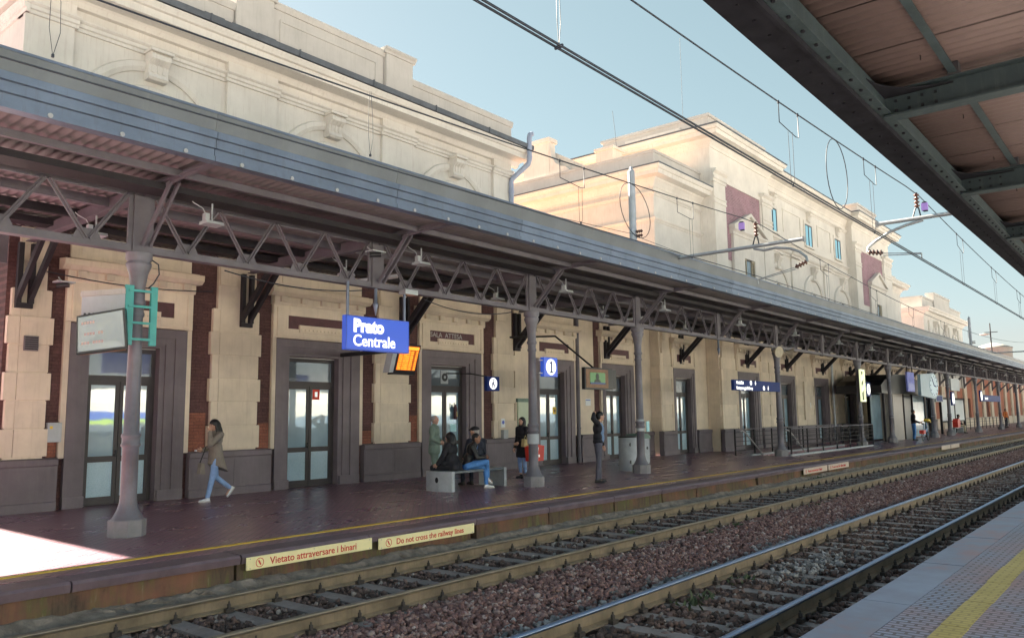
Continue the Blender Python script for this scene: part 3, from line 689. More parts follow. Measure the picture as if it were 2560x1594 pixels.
def surround(parent, x0, x1, a, b, y, z1=3.66, htop=3.22):
    """dark stone architrave with two steps, cream border, plaque panel and cornice above"""
    yo = y-.10
    g = MB(); w1 = a-x0
    for s, (o, i) in ((-1, (x0, a)), (1, (x1, b))):
        for t0, t1, dy in ((0, .45, 0), (.45, .8, .035), (.8, 1.0, .07)):
            g.box(o+(i-o)*t0, yo+dy, 0, o+(i-o)*t1, y+.16, z1 if t0 == 0 else (z1-(z1-htop-.03)*t0))
    g.box(x0+w1*.45, yo+.002, htop+.03+(z1-htop-.03)*.55, x1-w1*.45, y+.16, z1)
    g.box(x0+w1*.8, yo+.037, htop+.03+(z1-htop-.03)*.2, x1-w1*.8, y+.16, htop+.03+(z1-htop-.03)*.55)
    g.box(a-.001, yo+.072, htop+.03, b+.001, y+.16, htop+.03+(z1-htop-.03)*.2)
    so_ = g.build('door_surround', M['granite'], parent)
    MB().box(x0+.002, yo-.02, 0, x0+w1*.97, y-.02, .22).build('plinth_block', M['granite'], so_); MB().box(x1-(x1-b)*.97, yo-.02, 0, x1-.002, y-.02, .22).build('plinth_block', M['granite'], so_)
    MB().box(x0-.11, y-.085, .98, x0-.003, y+.05, z1+.02).build('door_border', M['cream'], parent); MB().box(x1+.003, y-.085, .98, x1+.11, y+.05, z1+.02).build('door_border', M['cream'], parent)
    return so_
def lintel(parent, x0, x1, y, words=None):
    p = MB(); pa, pb, z0, z1 = x0-.11, x1+.11, 3.685, 4.50
    L, Rr, B, T = x0+.32, x1-.32, 3.95, 4.26
    p.box(pa, y-.10, z0, pb, y+.05, B-.02).box(pa, y-.10, T+.0, pb, y+.05, z1).box(pa, y-.10, B-.02, L, y+.05, T).box(Rr, y-.10, B-.02, pb, y+.05, T)
    # raised frame around the panel
    p.box(pa+.10, y-.125, z0+.05, pb-.10, y-.10, z0+.09).box(pa+.10, y-.125, z0+.09, pa+.14, y-.10, z1-.06).box(pb-.14, y-.125, z0+.09, pb-.10, y-.10, z1-.06)
    p.box(L+.32, y-.135, B-.10, Rr-.32, y-.02, B+.085)
    lp = p.build('lintel_panel', M['cream'], parent)
    MB().box(L-.002, y-.075, B-.02, Rr+.002, y-.02, T+.002).build('plaque', M['plaque'], lp)
    d = MB(); n = 11
    for i in range(n):
        xx = L+.40+(Rr-L-.8)*i/(n-1); d.box(xx-.03, y-.152, B-.055, xx+.03, y-.134, B-.01)
    d.build('moulded_leaf_row', M['cream'], lp, kind='stuff')
    c = MB(); ca, cb = pa-.0, pb+.0
    c.prof([(y+.05, z1), (y-.14, z1), (y-.16, z1+.05), (y-.16, z1+.20), (y-.22, z1+.22), (y-.30, z1+.30), (y-.31, z1+.42), (y-.27, z1+.44), (y+.05, z1+.46)], ca-.02, cb+.02)
    for s, xx in ((-1, ca-.02), (1, cb+.02)):
        c.prof([(y+.05, z1+.22), (y-.20, z1+.22), (y-.30, z1+.30), (y-.31, z1+.42), (y+.05, z1+.455)], xx, xx+s*.12)
    cn = c.build('door_cornice', M['cream'], parent)
    for i in range(5):
        xx = pa+.22+(pb-pa-.44)*i/4
        MB().box(xx-.085, y-.24, z1+.07, xx+.085, y-.158, z1+.205).build('dentil', M['cream'], cn)
    MB().box(pa+.05, y-.06, z1+.47, pb-.05, y+.05, 5.46).box(pa+.25, y-.075, z1+.56, pb-.25, y-.05, 5.36).build('upper_panel', M['cream'], parent)
    if words:
        text(words, .205, (L+.03, y-.078, B+.125), M['alu'], lp, sx=1.06, ext=.003)
    return lp
def pilaster(parent, x0, x1, y, ztop=4.25, proud=.11, nb=6, upper=True, full=False):
    c = MB(); c.box(x0+.07, y-proud+.03, .9, x1-.07, y+.05, ztop)
    if upper: c.box(x0+.16, y-proud+.02, ztop, x1-.16, y+.05, 5.46).box(x0+.18, y-proud-.02, ztop+.55, x0+.62, y-proud+.02, 5.30)
    p = c.build('pilaster', M['cream'], parent)
    z0 = 1.03; h = (ztop-z0)/nb
    for k in range(nb):
        e = .0 if k % 2 == 0 else .055
        xs_ = [x0+e, x0+.22, x1-e]
        q = MB(); zz0, zz1 = z0+k*h+.008, z0+(k+1)*h-.008; d = 0 if k % 2 == 0 else .02
        q.box(xs_[0], y-proud+d, zz0, xs_[1]-.004, y+.03, zz1).build('quoin_block', M['cream'], p, bevel=.006)
        MB().box(xs_[1]+.004, y-proud+d, zz0, xs_[2], y+.03, zz1).build('quoin_block', M['cream'], p, bevel=.006)
    return p
def dado(parent, x0, x1, y, proud=.16):
    d = MB(); d.prof([(y+.05, 0), (y-proud-.02, 0), (y-proud-.02, .16), (y-proud, .18), (y-proud, .84), (y-proud-.025, .87), (y-proud-.03, .97), (y-proud+.03, 1.0), (y+.05, 1.0)], x0, x1)
    o = d.build('dado', M['granite'], parent)
    n = max(1, round((x1-x0)/1.1)); w = (x1-x0)/n
    for i in range(n): MB().box(x0+i*w+.05, y-proud-.008, .22, x0+(i+1)*w-.05, y-proud+.004, .80).build('dado_panel', M['granite'], o)
    return o
def keystone(parent, x, y, z0, z1, w, mat):
    k = MB(); k.prof([(y+.05, z0), (y-.20, z0), (y-.25, z0+.05), (y-.21, z0+.14), (y-.23, z0+(z1-z0)*.55), (y-.36, z1-.15), (y-.37, z1-.06), (y-.30, z1), (y+.05, z1)], x-w/2, x+w/2)
    o = k.build('keystone', mat, parent)
    e = MB()
    for i in (-1, 0, 1): e.prof([(y-.2, z0+.16), (y-.235, z0+.16), (y-.25, z0+(z1-z0)*.55), (y-.365, z1-.18), (y-.2, z1-.18)], x+i*w*.28-.03, x+i*w*.28+.03)
    e.box(x-w/2-.04, y-.40, z1, x+w/2+.04, y+.05, z1+.06)
    e.build('scroll', mat, o)
def arch(parent, x, y, zc, r0, r1, d, mat, z0=None, name='arch_moulding'):
    a = MB(); n = 28; pts = []
    for i in range(n+1):
        t = math.pi*i/n; pts.append((math.cos(t), math.sin(t)))
    vs = []
    for c, s in pts:
        for r, dy in ((r0, 0), (r0, -d*.5), (r0+(r1-r0)*.4, -d), (r1-.03, -d), (r1, -d*.4), (r1, 0)): vs.append((x+r*c, y+dy, zc+r*s))
    k = 6; fs = [(i*k+j, i*k+(j+1) % k, (i+1)*k+(j+1) % k, (i+1)*k+j) for i in range(n) for j in range(k)]
    a.add(vs, fs, False)
    if z0 is not None:
        a.box(x-r1, y-d*.9, z0, x-r0, y, zc).box(x+r0, y-d*.9, z0, x+r1, y, zc)
    return a.build(name, mat, parent)
def entab(parent, segs, y, z, oh, mat, name, prof):
    """mouldings swept along x with break-forwards; segs=(x0,x1,dy)"""
    m_ = MB()
    for x0, x1, dy in segs: m_.prof([(y+.3, prof[0][1]+z)]+[(y+p-dy, q+z) for p, q in prof]+[(y+.3, prof[-1][1]+z)], x0, x1)
    return m_.build(name, mat, parent)
# ---- central block: ground floor with its doors and the tall plaster storey above
YW = 16.9; YB = 16.96
st = E('station_building', (5.41, YW, 0), 'cream station building with blind arches and long parapet above the canopy, waiting room doors below', 'building')
D1 = [(6.57, 9.02, 6.98, 8.44), (11.33, 13.94, 11.75, 13.28), (16.26, 18.85, 16.70, 18.22), (21.55, 23.95, 21.95, 23.42), (25.83, 28.15, 26.16, 27.56)]
wall_with_doors(st, 'wall', 5.41, 29.55, YB, .5, 5.9, [(d[2]-.03, d[3]+.03, 3.245) for d in D1], M['brick'])
MB().box(5.41, YB+.5, -.02, 29.5, 32, 5.7).build('rear_rooms', M['white'], st)
for i, (x0, x1, a, b) in enumerate(D1):
    door(st, a, b, YB); surround(st, x0, x1, a, b, YB); lintel(st, x0, x1, YB, 'SALA  ATTESA' if i == 2 else None)
for x0, x1 in ((5.43, 6.25), (9.58, 10.89), (14.44, 15.80), (19.42, 20.54)): pilaster(st, x0, x1, YB)
for x0, x1 in ((5.42, 6.44), (9.14, 11.21), (14.06, 16.14), (18.98, 21.42), (24.28, 25.70), (28.28, 29.54)): dado(st, x0, x1, YB)
MB().box(20.56, YB-.07, 1.0, 21.42, YB+.03, 5.46).build('wall_strip', M['cream'], st)
MB().box(24.31, YB-.07, 1.0, 25.26, YB+.03, 5.46).build('wall_strip', M['cream'], st)
MB().box(28.5, YB-.07, 1.0, 29.54, YB+.03, 5.46).build('wall_strip', M['cream'], st)
for x0, x1, z in ((9.16, 9.56, 1.85), (10.91, 11.2, 1.6), (14.1, 14.42, 1.35), (15.84, 16.13, 1.75), (6.27, 6.44, 1.6)):
    MB().box(x0, YB-.012, 1.0, x1, YB+.01, z).build('repaired_brick', M['brick_pale'], st)
for x0, x1 in ((21.6, 23.9), (25.75, 28.2)): MB().box(x0, YB-.02, 5.02, x1, YB+.01, 5.46).build('brick_band', M['brick'], st)
MB().tube([(24.13, YB-.12, 0), (24.13, YB-.12, 5.3)], .075, 12).lathe((24.13, YB-.12, 0), [(.085, 0), (.085, .3)], 12).lathe((24.13, YB-.12, 1.2), [(.088, 0), (.088, .06)], 12).build('downpipe', M['steel'], st)
# upper storey
XL, XR = 5.41, 20.3
MB().box(XL, YW, 5.8, XR, 32, 10.75).build('upper_wall', M['white'], st)
PIL = [(5.38, 6.3), (9.76, 11.12), (14.62, 15.86), (19.46, 20.33)]
for a, b in PIL: MB().box(a, YW-.10, 5.8, b, YW+.02, 9.76).build('upper_pilaster', M['white'], st)
segs = []; x = XL
for a, b in PIL:
    if a-.06 > x: segs.append((x, a-.06, 0))
    segs.append((max(a-.06, XL-.04), b+.06, .10)); x = b+.06
ARCH = [(0, 0), (-.05, 0), (-.05, .07), (-.09, .085), (-.09, .16), (-.12, .175), (-.15, .20), (-.15, .235), (0, .235)]
entab(st, segs, YW, 9.72, 0, M['white'], 'architrave', ARCH)
for s in segs:
    if s[2]: MB().box(s[0]+.05, YW-.13, 9.96, s[1]-.05, YW+.02, 10.22).build('frieze_block', M['white'], st)
MB().prof([(YW+.02, 10.18), (YW-.10, 10.20), (YW-.16, 10.30), (YW-.20, 10.34), (YW-.58, 10.36), (YW-.60, 10.52), (YW-.66, 10.54), (YW-.72, 10.64), (YW-.72, 10.68), (YW+.02, 10.70)], XL-.55, XR+.45).build('cornice', M['white'], st)
MB().prof([(XL+.02, 10.18), (XL-.10, 10.20), (XL-.16, 10.30), (XL-.20, 10.34), (XL-.52, 10.36), (XL-.54, 10.52), (XL-.60, 10.54), (XL-.60, 10.67), (XL+.02, 10.69)], YW+.05, 32, 'y').build('side_cornice', M['white'], st)
MB().prof([(XL+.02, 9.72), (XL-.05, 9.72), (XL-.05, 9.79), (XL-.09, 9.80), (XL-.09, 9.88), (XL-.15, 9.92), (XL-.15, 9.955), (XL+.02, 9.955)], YW-.2, 32, 'y').build('side_architrave', M['white'], st)
MB().prof([(YW-.70, 10.70), (YW-.76, 10.70), (YW-.78, 10.84), (YW-.66, 10.86), (YW-.2, 10.95), (YW+.02, 10.95), (YW+.02, 10.705)], XL-.55, XR+.52).build('roof_gutter', M['gutter'], st)
for xx in np.arange(6.5, XR, 2.4): MB().box(xx, YW-.795, 10.69, xx+.03, YW-.6, 10.87).build('gutter_strap', M['gutter'], st)
for xx in (8.9, 9.6, 10.3): MB().box(xx, YW-.5, 10.9, xx+.5, YW-.06, 11.02).build('flashing', M['gutter'], st)
for cx, zk in ((8.02, 9.70), (12.87, 9.74), (17.64, 9.78)):
    arch(st, cx, YW, 7.88, 1.46, 1.70, .09, M['white'], 5.8); arch(st, cx, YW, 7.88, .98, 1.16, .06, M['white'], 5.8)
    keystone(st, cx, YW, 9.13, 9.72, .44, M['white'])
# attic parapet
def para(x0, x1, z1, name='parapet', th=.35, y=YW+.02, cap=.07):
    o = MB().box(x0, y, 10.7, x1, y+th, z1-.18).build(name, M['attic'], st)
    MB().prof([(y+th+.05, z1-.18), (y-.03, z1-.18), (y-.05, z1-.12), (y-cap, z1-.06), (y-cap, z1), (y+th+.05, z1+.02)], x0-.04, x1+.04).build('coping', M['attic'], o)
    return o
para(5.41, 9.93, 11.80); para(15.86, 20.55, 11.80)
c = para(11.02, 14.76, 12.33, 'panel_parapet', .35, YW+.05)
MB().box(11.25, YW+.03, 11.86, 14.5, YW+.06, 11.92).box(11.25, YW+.03, 11.05, 14.5, YW+.06, 11.10).box(11.25, YW+.03, 11.10, 11.31, YW+.06, 11.86).box(14.44, YW+.03, 11.10, 14.5, YW+.06, 11.86).build('panel_moulding', M['attic'], c)
for a, b in ((9.95, 11.0), (14.78, 15.82)):
    o = MB().box(a, YW-.06, 10.7, b, YW+.5, 12.25).build('attic_post', M['attic'], st)
    MB().prof([(YW+.55, 12.25), (YW-.09, 12.25), (YW-.11, 12.31), (YW-.17, 12.36), (YW-.17, 12.42), (YW+.55, 12.44)], a-.08, b+.08).build('coping', M['attic'], o)
mb = MB()
for xx in np.arange(11.9, 14.1, .24): mb.box(xx, YW-.12, 10.98, xx+.02, YW+.04, 11.0).box(xx, YW-.12, 10.98, xx+.02, YW-.10, 11.07)
mb.build('lettering_bracket', M['gutter'], st, kind='stuff')
MB().lathe((17.5, 18.2, 11.6), [(.22, 0), (.22, .35), (.30, .36), (.30, .44), (.1, .50)], 12).build('roof_vent', M['pipe_blue'], st)
MB().box(XL, YW+.3, 10.72, XR, 31.9, 10.80).build('flat_roof', M['roofflat'], st)
MB().box(XR, YW-.0, 5.9, 29.5, 31.9, 6.0).build('low_roof', M['roofflat'], st)
px, py = 20.42, YW-.16
MB().tube([(px-.12, py, 5.6), (px-.12, py, 9.55), (px-.10, py-.02, 9.68), (px+.10, py-.58, 10.15), (px+.12, py-.62, 10.3), (px+.12, py-.62, 11.05), (px+.16, py-.62, 11.18), (px+.28, py-.62, 11.24)], .085, 12).lathe((px-.12, py, 9.2), [(.1, 0), (.1, .08)], 12).lathe((px+.12, py-.62, 10.35), [(.1, 0), (.1, .07)], 12).build('rainwater_pipe', M['pipe_blue'], st)
# ---- low wing with corner cornice
YG = 16.5
wg = E('station_wing', (29.6, YG, 0), 'lower cream wing with peach-lit end wall and deep corner cornice beside the tall block', 'building')
wall_with_doors(wg, 'wall', 29.6, 33.98, YG, .5, 5.9, [(30.92, 32.33, 3.245)], M['cream'])
MB().box(29.6, YG+.5, -.02, 29.9, 30, 5.9).box(29.6, YG, 5.9, 34.1, 30, 12.0).build('upper_wall', M['white'], wg)
door(wg, 30.95, 32.3, YG); surround(wg, 30.64, 32.62, 30.95, 32.3, YG); lintel(wg, 30.66, 32.6, YG)
pilaster(wg, 29.56, 30.5, YG, upper=True); dado(wg, 29.5, 30.6, YG); dado(wg, 32.66, 33.96, YG)
for k in range(6):
    z0 = 1.03+k*.537; MB().box(29.5 if k % 2 == 0 else 29.53, YG-.08, z0+.01, 29.63, 16.88, z0+.53).build('quoin_block', M['cream'], wg)
def ring(parent, x0, y0, x1, y1, z, prof, mat, name):
    """mouldings running round the street and end faces of a block: prof=(out, dz); front y0, ends x0 and x1"""
    n = len(prof); vs = []
    for out, dz in prof: vs += [(x0-out, y1, z+dz), (x0-out, y0-out, z+dz), (x1+out, y0-out, z+dz), (x1+out, y1, z+dz)]
    fs = [(4*i+j, 4*i+j+1, 4*((i+1) % n)+j+1, 4*((i+1) % n)+j) for i in range(n) for j in range(3)]
    fs += [tuple(4*i for i in range(n)), tuple(4*i+3 for i in range(n))[::-1]]
    return MB().add(vs, fs).build(name, mat, parent)
COR = [(-.3, 0), (.03, 0), (.06, .10), (.16, .24), (.22, .30), (.24, .36), (.56, .40), (.58, .58), (.64, .60), (.70, .70), (.70, .76), (-.3, .80)]
STR = [(-.2, 0), (.04, 0), (.04, .06), (.09, .09), (.12, .14), (.12, .18), (-.2, .22)]
ring(wg, 29.6, YG, 33.95, 30, 11.42, COR, M['white'], 'cornice')
ring(wg, 29.6, YG, 33.95, 30, 11.05, STR, M['white'], 'frieze_moulding')
ring(wg, 29.6, YG, 33.95, 30, 9.9, STR, M['white'], 'string_course')
ring(wg, 29.62, YG-.02, 33.95, 30, 12.2, [(-.3, 0), (.04, 0), (.04, .74), (.09, .76), (.09, .86), (-.3, .90)], M['attic'], 'parapet')
ring(wg, 29.6, YG, 33.95, 30, 12.205, [(-.1, 0), (.72, -.02), (.72, .03), (-.1, .10)], M['gutter'], 'gutter')
MB().box(29.9, YG+.3, 12.0, 34.1, 29.9, 12.12).build('flat_roof', M['roofflat'], wg)
mb = MB(); mb.box(31.2, YG-.05, 8.6, 33.4, YG+.01, 8.66).box(31.2, YG-.05, 7.2, 31.26, YG+.01, 8.6).box(33.34, YG-.05, 7.2, 33.4, YG+.01, 8.6); mb.build('panel_moulding', M['white'], wg)
# stepped scroll parapet at the back of the wing
sc = MB(); sc.box(29.6, 22.05, 12.9, 30.1, 23.6, 14.75).box(29.52, 21.97, 14.72, 30.2, 23.7, 14.92)
sc.prof([(22.05, 12.9), (22.05, 14.5), (21.93, 14.0), (21.7, 13.6), (21.4, 13.4), (21.1, 13.3), (20.9, 13.1), (20.95, 12.9)], 29.62, 30.0); sc.build('scroll_parapet', M['white'], wg)
MB().prof([(22.05, 12.9), (22.05, 14.30), (19.8, 12.98)], 30.12, 30.4).build('raking_wall', M['white'], wg)
MB().box(31.5, 19.68, 12.1, 32.4, 20.62, 14.35).box(31.43, 19.6, 14.35, 32.5, 20.7, 14.48).build('chimney', M['white'], wg)
# ---- tall block with two projecting pavilions
YT = 15.9; YM = 16.32
tb = E('tall_station_block', (34, YT, 0), 'tall cream three-storey station block with pedimented pavilions and blue upper windows', 'building')
D2 = [(35.85, 38.38, 36.25, 37.75), (40.9, 43.2, 41.35, 42.75), (46.2, 48.65, 46.65, 48.1), (51.5, 53.9, 51.95, 53.4), (56.8, 59.1, 57.2, 58.6), (62.0, 64.3, 62.4, 63.9), (67.2, 69.5, 67.6, 69.1), (72.4, 74.7, 72.8, 74.3)]
wall_with_doors(tb, 'wall', 34.0, 76.0, YT, .5, 5.9, [(d[2]-.03, d[3]+.03, 3.245) for d in D2], M['cream'])
MB().box(34, YT+.5, -.02, 34.3, 28, 5.9).box(76, YT, -.02, 76.3, 28, 5.9).box(34.4, YT+.6, 0, 75.9, YT+.8, 5.8).build('rear_wall', M['cream'], tb)
for x0, x1, a, b in D2: door(tb, a, b, YT); surround(tb, x0, x1, a, b, YT); lintel(tb, x0, x1, YT)
prev = 34.0
for x0, x1, a, b in D2+[(76.0, 0, 0, 0)]:
    if x0-prev > .7:
        n = 1 if x0-prev < 2 else 2; w = (x0-.14-prev-.02)/n
        for k in range(n): pilaster(tb, prev+.02+k*w, prev+.02+(k+1)*w-.03, YT, upper=(k == 0))
        dado(tb, prev+.0, x0-.12, YT)
    prev = x1+.13
# upper storeys
MB().box(41.0, YM, 5.9, 55.5, 28, 14.6).build('upper_wall', M['white'], tb)
for pi, (p0, p1) in enumerate(((34.0, 41.0), (55.5, 64.4))):
    u = MB().box(p0, YT, 5.9, p1, 28, 14.6).build('pavilion', M['white'], tb)
    ring(tb, p0, YT, p1, 28, 14.2, [(a*1.15, b) for a, b in COR], M['white'], 'cornice')
    ring(tb, p0, YT, p1, 28, 14.99, [(-.1, 0), (.83, -.02), (.83, .04), (-.1, .10)], M['gutter'], 'gutter')
    w = p1-p0
    # corner piers with capitals
    for q0, q1 in ((p0+.02, p0+1.25), (p1-1.25-(w-7)*.4, p1-.02)):
        MB().box(q0, YT-.14, 5.9, q1, YT+.01, 12.9).build('pier', M['white'], tb)
        MB().prof([(YT+.01, 12.5), (YT-.17, 12.5), (YT-.17, 12.62), (YT-.22, 12.66), (YT-.22, 12.75), (YT-.18, 12.78), (YT-.18, 12.9), (YT-.30, 13.0), (YT-.33, 13.1), (YT+.01, 13.12)], q0-.1, q1+.1).build('pier_capital', M['white'], tb)
        MB().prof([(YT+.01, 11.5), (YT-.18, 11.5), (YT-.18, 11.58), (YT-.15, 11.6), (YT-.15, 11.7), (YT-.18, 11.72), (YT-.18, 11.8), (YT+.01, 11.8)], q0-.04, q1+.04).build('pier_band', M['white'], tb)
    b0, b1 = p0+1.35, p1-1.4-(w-7)*.4
    MB().box(b0, YT-.03, 9.0, b1, YT+.01, 12.72).build('brick_panel', M['brick_up'], tb)
    MB().box(b0-.1, YT-.08, 12.72, b1+.1, YT+.01, 12.9).box(b1, YT-.08, 10.9, b1+.14, YT+.01, 12.72).build('panel_border', M['white'], tb)
    # pedimented window
    hw = min((b1-b0)/2-.16, 1.85); xc = b1-hw+.02
    ae = MB(); ae.box(xc-hw, YT-.16, 6.3, xc-.62, YT-.025, 10.3).box(xc+.62, YT-.16, 6.3, xc+hw, YT-.025, 10.3).box(xc-.62, YT-.16, 9.28, xc+.62, YT-.025, 10.3)
    ae.prof([(YT-.03, 10.3), (YT-.20, 10.3), (YT-.22, 10.42), (YT-.32, 10.52), (YT-.32, 10.60), (YT-.03, 10.62)], xc-hw-.15, xc+hw+.15)
    wa = ae.build('aedicule', M['white'], tb)
    pe = MB()
    for s in (-1, 1): pe.prof([(xc+s*(hw+.2), 10.6), (xc+s*(hw+.2), 10.74), (xc, 11.62), (xc, 11.46)], YT-.34, YT-.03, 'y')
    pe.prof([(xc-hw, 10.62), (xc, 11.45), (xc+hw, 10.62)], YT-.2, YT-.03, 'y'); pe.build('pediment', M['white'], wa)
    wf = MB().box(xc-.62, YT-.06, 7.5, xc+.62, YT+.0, 9.28).build('window', M['doorframe'], tb)
    for s in (-1, 1):
        sh = MB()
        for k in range(22): sh.bar((xc+s*.62-.27 if s > 0 else xc-.62, YT-.09, 7.56+k*.078), (xc+s*.62 if s > 0 else xc-.62+.27, YT-.09, 7.56+k*.078), .05, .012)
        xa = xc+.33 if s > 0 else xc-.64
        sh.box(xa, YT-.12, 7.52, xa+.035, YT-.06, 9.26).box(xa+.275, YT-.12, 7.52, xa+.31, YT-.06, 9.26).box(xa+.035, YT-.12, 9.2, xa+.275, YT-.06, 9.26)
        sh.build('shutter', M['hazecream'], wf)
    MB().box(xc-.31, YT-.066, 7.56, xc+.31, YT-.058, 9.2).build('pane', M['glass_dark'], wf)
# attic blocks on the roof
o = MB().box(34.3, YT+.15, 15.0, 41.0, 22, 15.82).build('attic', M['attic'], tb); MB().box(34.2, YT+.06, 15.82, 41.1, 22.1, 15.95).build('coping', M['attic'], o)
o = MB().box(57.6, YT+.15, 15.0, 62.0, 22, 16.1).build('attic', M['attic'], tb); MB().box(57.5, YT+.06, 16.1, 62.1, 22.1, 16.25).build('coping', M['attic'], o)
MB().box(41.0, YM+.2, 15.0, 57.4, YM+.5, 15.55).build('parapet', M['attic'], tb)
MB().box(34.25, 17.6, 14.2, 34.6, 20.5, 15.45).box(34.18, 17.5, 15.45, 34.7, 20.58, 15.56).build('rear_attic', M['white'], tb)
for y_, h_ in ((18.7, .16), (19.1, .08)): MB().lathe((34.5, y_, 15.5), [(.05, 0), (.05, h_), (.16, h_+.02), (.17, h_+.06), (.04, h_+.10)], 12).build('roof_vent', M['alu'], tb)
MB().box(34.2, YT+.2, 14.95, 64.2, 27.9, 15.02).build('flat_roof', M['roofflat'], tb)
# recessed middle: cornice, windows, string course, arches
mc = [(a*1.0, b) for a, b in COR]
MB().prof([(YM-a, 14.2+b) for a, b in mc], 41.0, 55.5).build('cornice', M['white'], tb)
MB().prof([(YM+.1, 14.99), (YM-.72, 14.97), (YM-.72, 15.03), (YM+.1, 15.09)], 41.8, 54.7).build('gutter', M['gutter'], tb)
MB().prof([(YM-a, 13.75+b) for a, b in STR], 41.0, 55.5).build('frieze_moulding', M['white'], tb)
WX = (42.45, 48.1, 53.55)
for xc in WX:
    f = MB().box(xc-.60, YM-.05, 11.66, xc-.52, YM+.02, 13.0).box(xc+.52, YM-.05, 11.66, xc+.60, YM+.02, 13.0).box(xc-.52, YM-.05, 12.92, xc+.52, YM+.02, 13.0).box(xc-.03, YM-.06, 11.66, xc+.03, YM+.0, 12.92).build('window', M['doorframe'], tb)
    MB().box(xc-.52, YM-.03, 11.66, xc-.03, YM+.005, 12.92).build('pane', M['skyglass'], f); MB().box(xc+.03, YM-.03, 11.66, xc+.52, YM+.005, 12.92).build('pane', M['skyglass'], f)
    MB().box(xc-.72, YM-.14, 11.55, xc+.72, YM+.01, 11.66).build('sill', M['white'], f)
    MB().box(xc-.75, YM-.05, 11.66, xc-.6, YM+.01, 13.2).box(xc+.6, YM-.05, 11.66, xc+.75, YM+.01, 13.2).box(xc-.6, YM-.05, 13.0, xc+.6, YM+.01, 13.2).build('window_border', M['white'], tb)
    keystone(tb, xc, YM+.08, 13.15, 13.72, .36, M['white'])
    arch(tb, xc+.35, YM, 8.1, 1.55, 1.85, .12, M['white'], 6.0)
    keystone(tb, xc+.35, YM+.05, 9.55, 10.35, .5, M['white'])
    lw = arch(tb, xc+.35, YM, 8.15, .62, .80, .08, M['white'], 6.6, 'lunette_border')
    n = 16; g = MB().prof([(xc+.35-.62, 6.6)]+[(xc+.35-.62*math.cos(math.pi*i/n), 8.15+.62*math.sin(math.pi*i/n)) for i in range(n+1)]+[(xc+.35+.62, 6.6)], YM-.03, YM+.01, 'y').build('lunette_pane', M['glass_dark'], tb)
    b_ = MB()
    for t in (.25, .5, .75): b_.bar((xc+.35, YM-.045, 8.12), (xc+.35+.62*math.cos(math.pi*t), YM-.045, 8.15+.62*math.sin(math.pi*t)), .03, .05)
    b_.box(xc-.27, YM-.06, 8.1, xc+.97, YM-.03, 8.16); b_.build('glazing_bar', M['hazecream'], g)
for a, b in ((44.0, 46.8), (49.7, 52.2)):
    MB().box(a, YM-.04, 13.2, b, YM+.01, 13.27).box(a, YM-.04, 11.9, a+.07, YM+.01, 13.2).box(b-.07, YM-.04, 11.9, b, YM+.01, 13.2).build('wall_panel', M['white'], tb)
    MB().box((a+b)/2-.55, YM-.10, 6, (a+b)/2+.55, YM+.01, 10.5).build('pilaster', M['white'], tb)
MB().prof([(YM-a*1.6, 10.55+b*1.6) for a, b in STR], 41.0, 55.5).build('string_course', M['white'], tb)
MB().prof([(YM-a*1.2, 11.2+b) for a, b in STR], 41.0, 55.5).build('sill_course', M['white'], tb)
for a, b in ((44.0, 46.8), (49.7, 52.2)): MB().prof([(YM-.12-p*1.6, 10.551+q*1.6) for p, q in STR], (a+b)/2-.7, (a+b)/2+.7).build('course_break', M['white'], tb)
# small end wing beyond the right pavilion
MB().box(64.4, YT+.6, 5.9, 69.5, 27, 11.3).build('end_wing', M['white'], tb)
ring(tb, 64.5, YT+.6, 69.5, 27, 11.1, COR, M['white'], 'cornice')
MB().box(64.5, YT+.7, 11.8, 69.0, 27, 12.5).build('parapet', M['attic'], tb)
# ---- far low block and water tower
fb = E('far_station_block', (79, YW, 0), 'small low cream block with stepped parapet beyond the tall block', 'building')
MB().box(79.0, YW, 4, 96, 30, 10.9).build('wall', M['white'], fb)
ring(fb, 79.0, YW, 96, 30, 10.3, COR, M['white'], 'cornice')
MB().box(79.2, YW+.1, 11.0, 96, 29, 12.0).box(79.1, YW+.02, 12.0, 96.1, 29, 12.15).build('parapet', M['attic'], fb)
MB().box(83.5, YW-.05, 11.05, 90.2, YW+.6, 12.7).box(83.4, YW-.12, 12.7, 90.3, YW+.7, 12.9).build('parapet_post', M['attic'], fb)
for xc in (83, 87.3, 91.6): arch(fb, xc, YW, 8.1, 1.1, 1.4, .12, M['white'], 5); keystone(fb, xc, YW, 9.3, 10.0, .6, M['white'])
for xc in (81, 85.1, 89.4, 93.8): MB().box(xc-.5, YW-.12, 4, xc+.5, YW+.01, 10.0).build('pilaster', M['white'], fb)
ff = E('far_red_building', (79, YW, 0), 'terracotta red ground-floor wall with pale dado at the far end of the platform', 'building')
wall_with_doors(ff, 'wall', 76.4, 150, YW+.2, .5, 5.6, [(88, 89.6, 3.0), (97, 98.6, 3.0), (108, 109.6, 3.0)], M['redbrick_far'])
for xx in np.arange(79, 150, 5.2): MB().box(xx, YW+.02, 0, xx+1.5, YW+.21, 5.2).build('pilaster', M['cream'], ff)
MB().box(76.4, YW+.1, 0, 150, YW+.19, .95).build('dado', M['cream'], ff)
for a in (88, 97, 108): MB().box(a, YW+.35, 0, a+1.6, YW+.42, 3.0).build('door', M['glass_dark'], ff)
M['towerwall'] = pmat('grey_tower_render', (.30, .285, .26), .85, .12, .4, 12, .2, .01, streak=.5)
wt = E('water_tower', (149, 22, 0), 'round grey tower with shallow conical roof and pole in the distance', 'tower')
MB().lathe((149, 22, 0), [(2.65, 0), (2.65, 11.6)], 32).build('drum', M['towerwall'], wt)
MB().lathe((149, 22, 11.6), [(2.78, 0), (2.78, .12), (1.5, .6), (.2, .95)], 32).build('roof', M['towerwall'], wt)
mk = E('lamp_mast', (145, 21.6, 0), 'dark tapering mast with a round lamp dish beside the distant tower', 'mast')
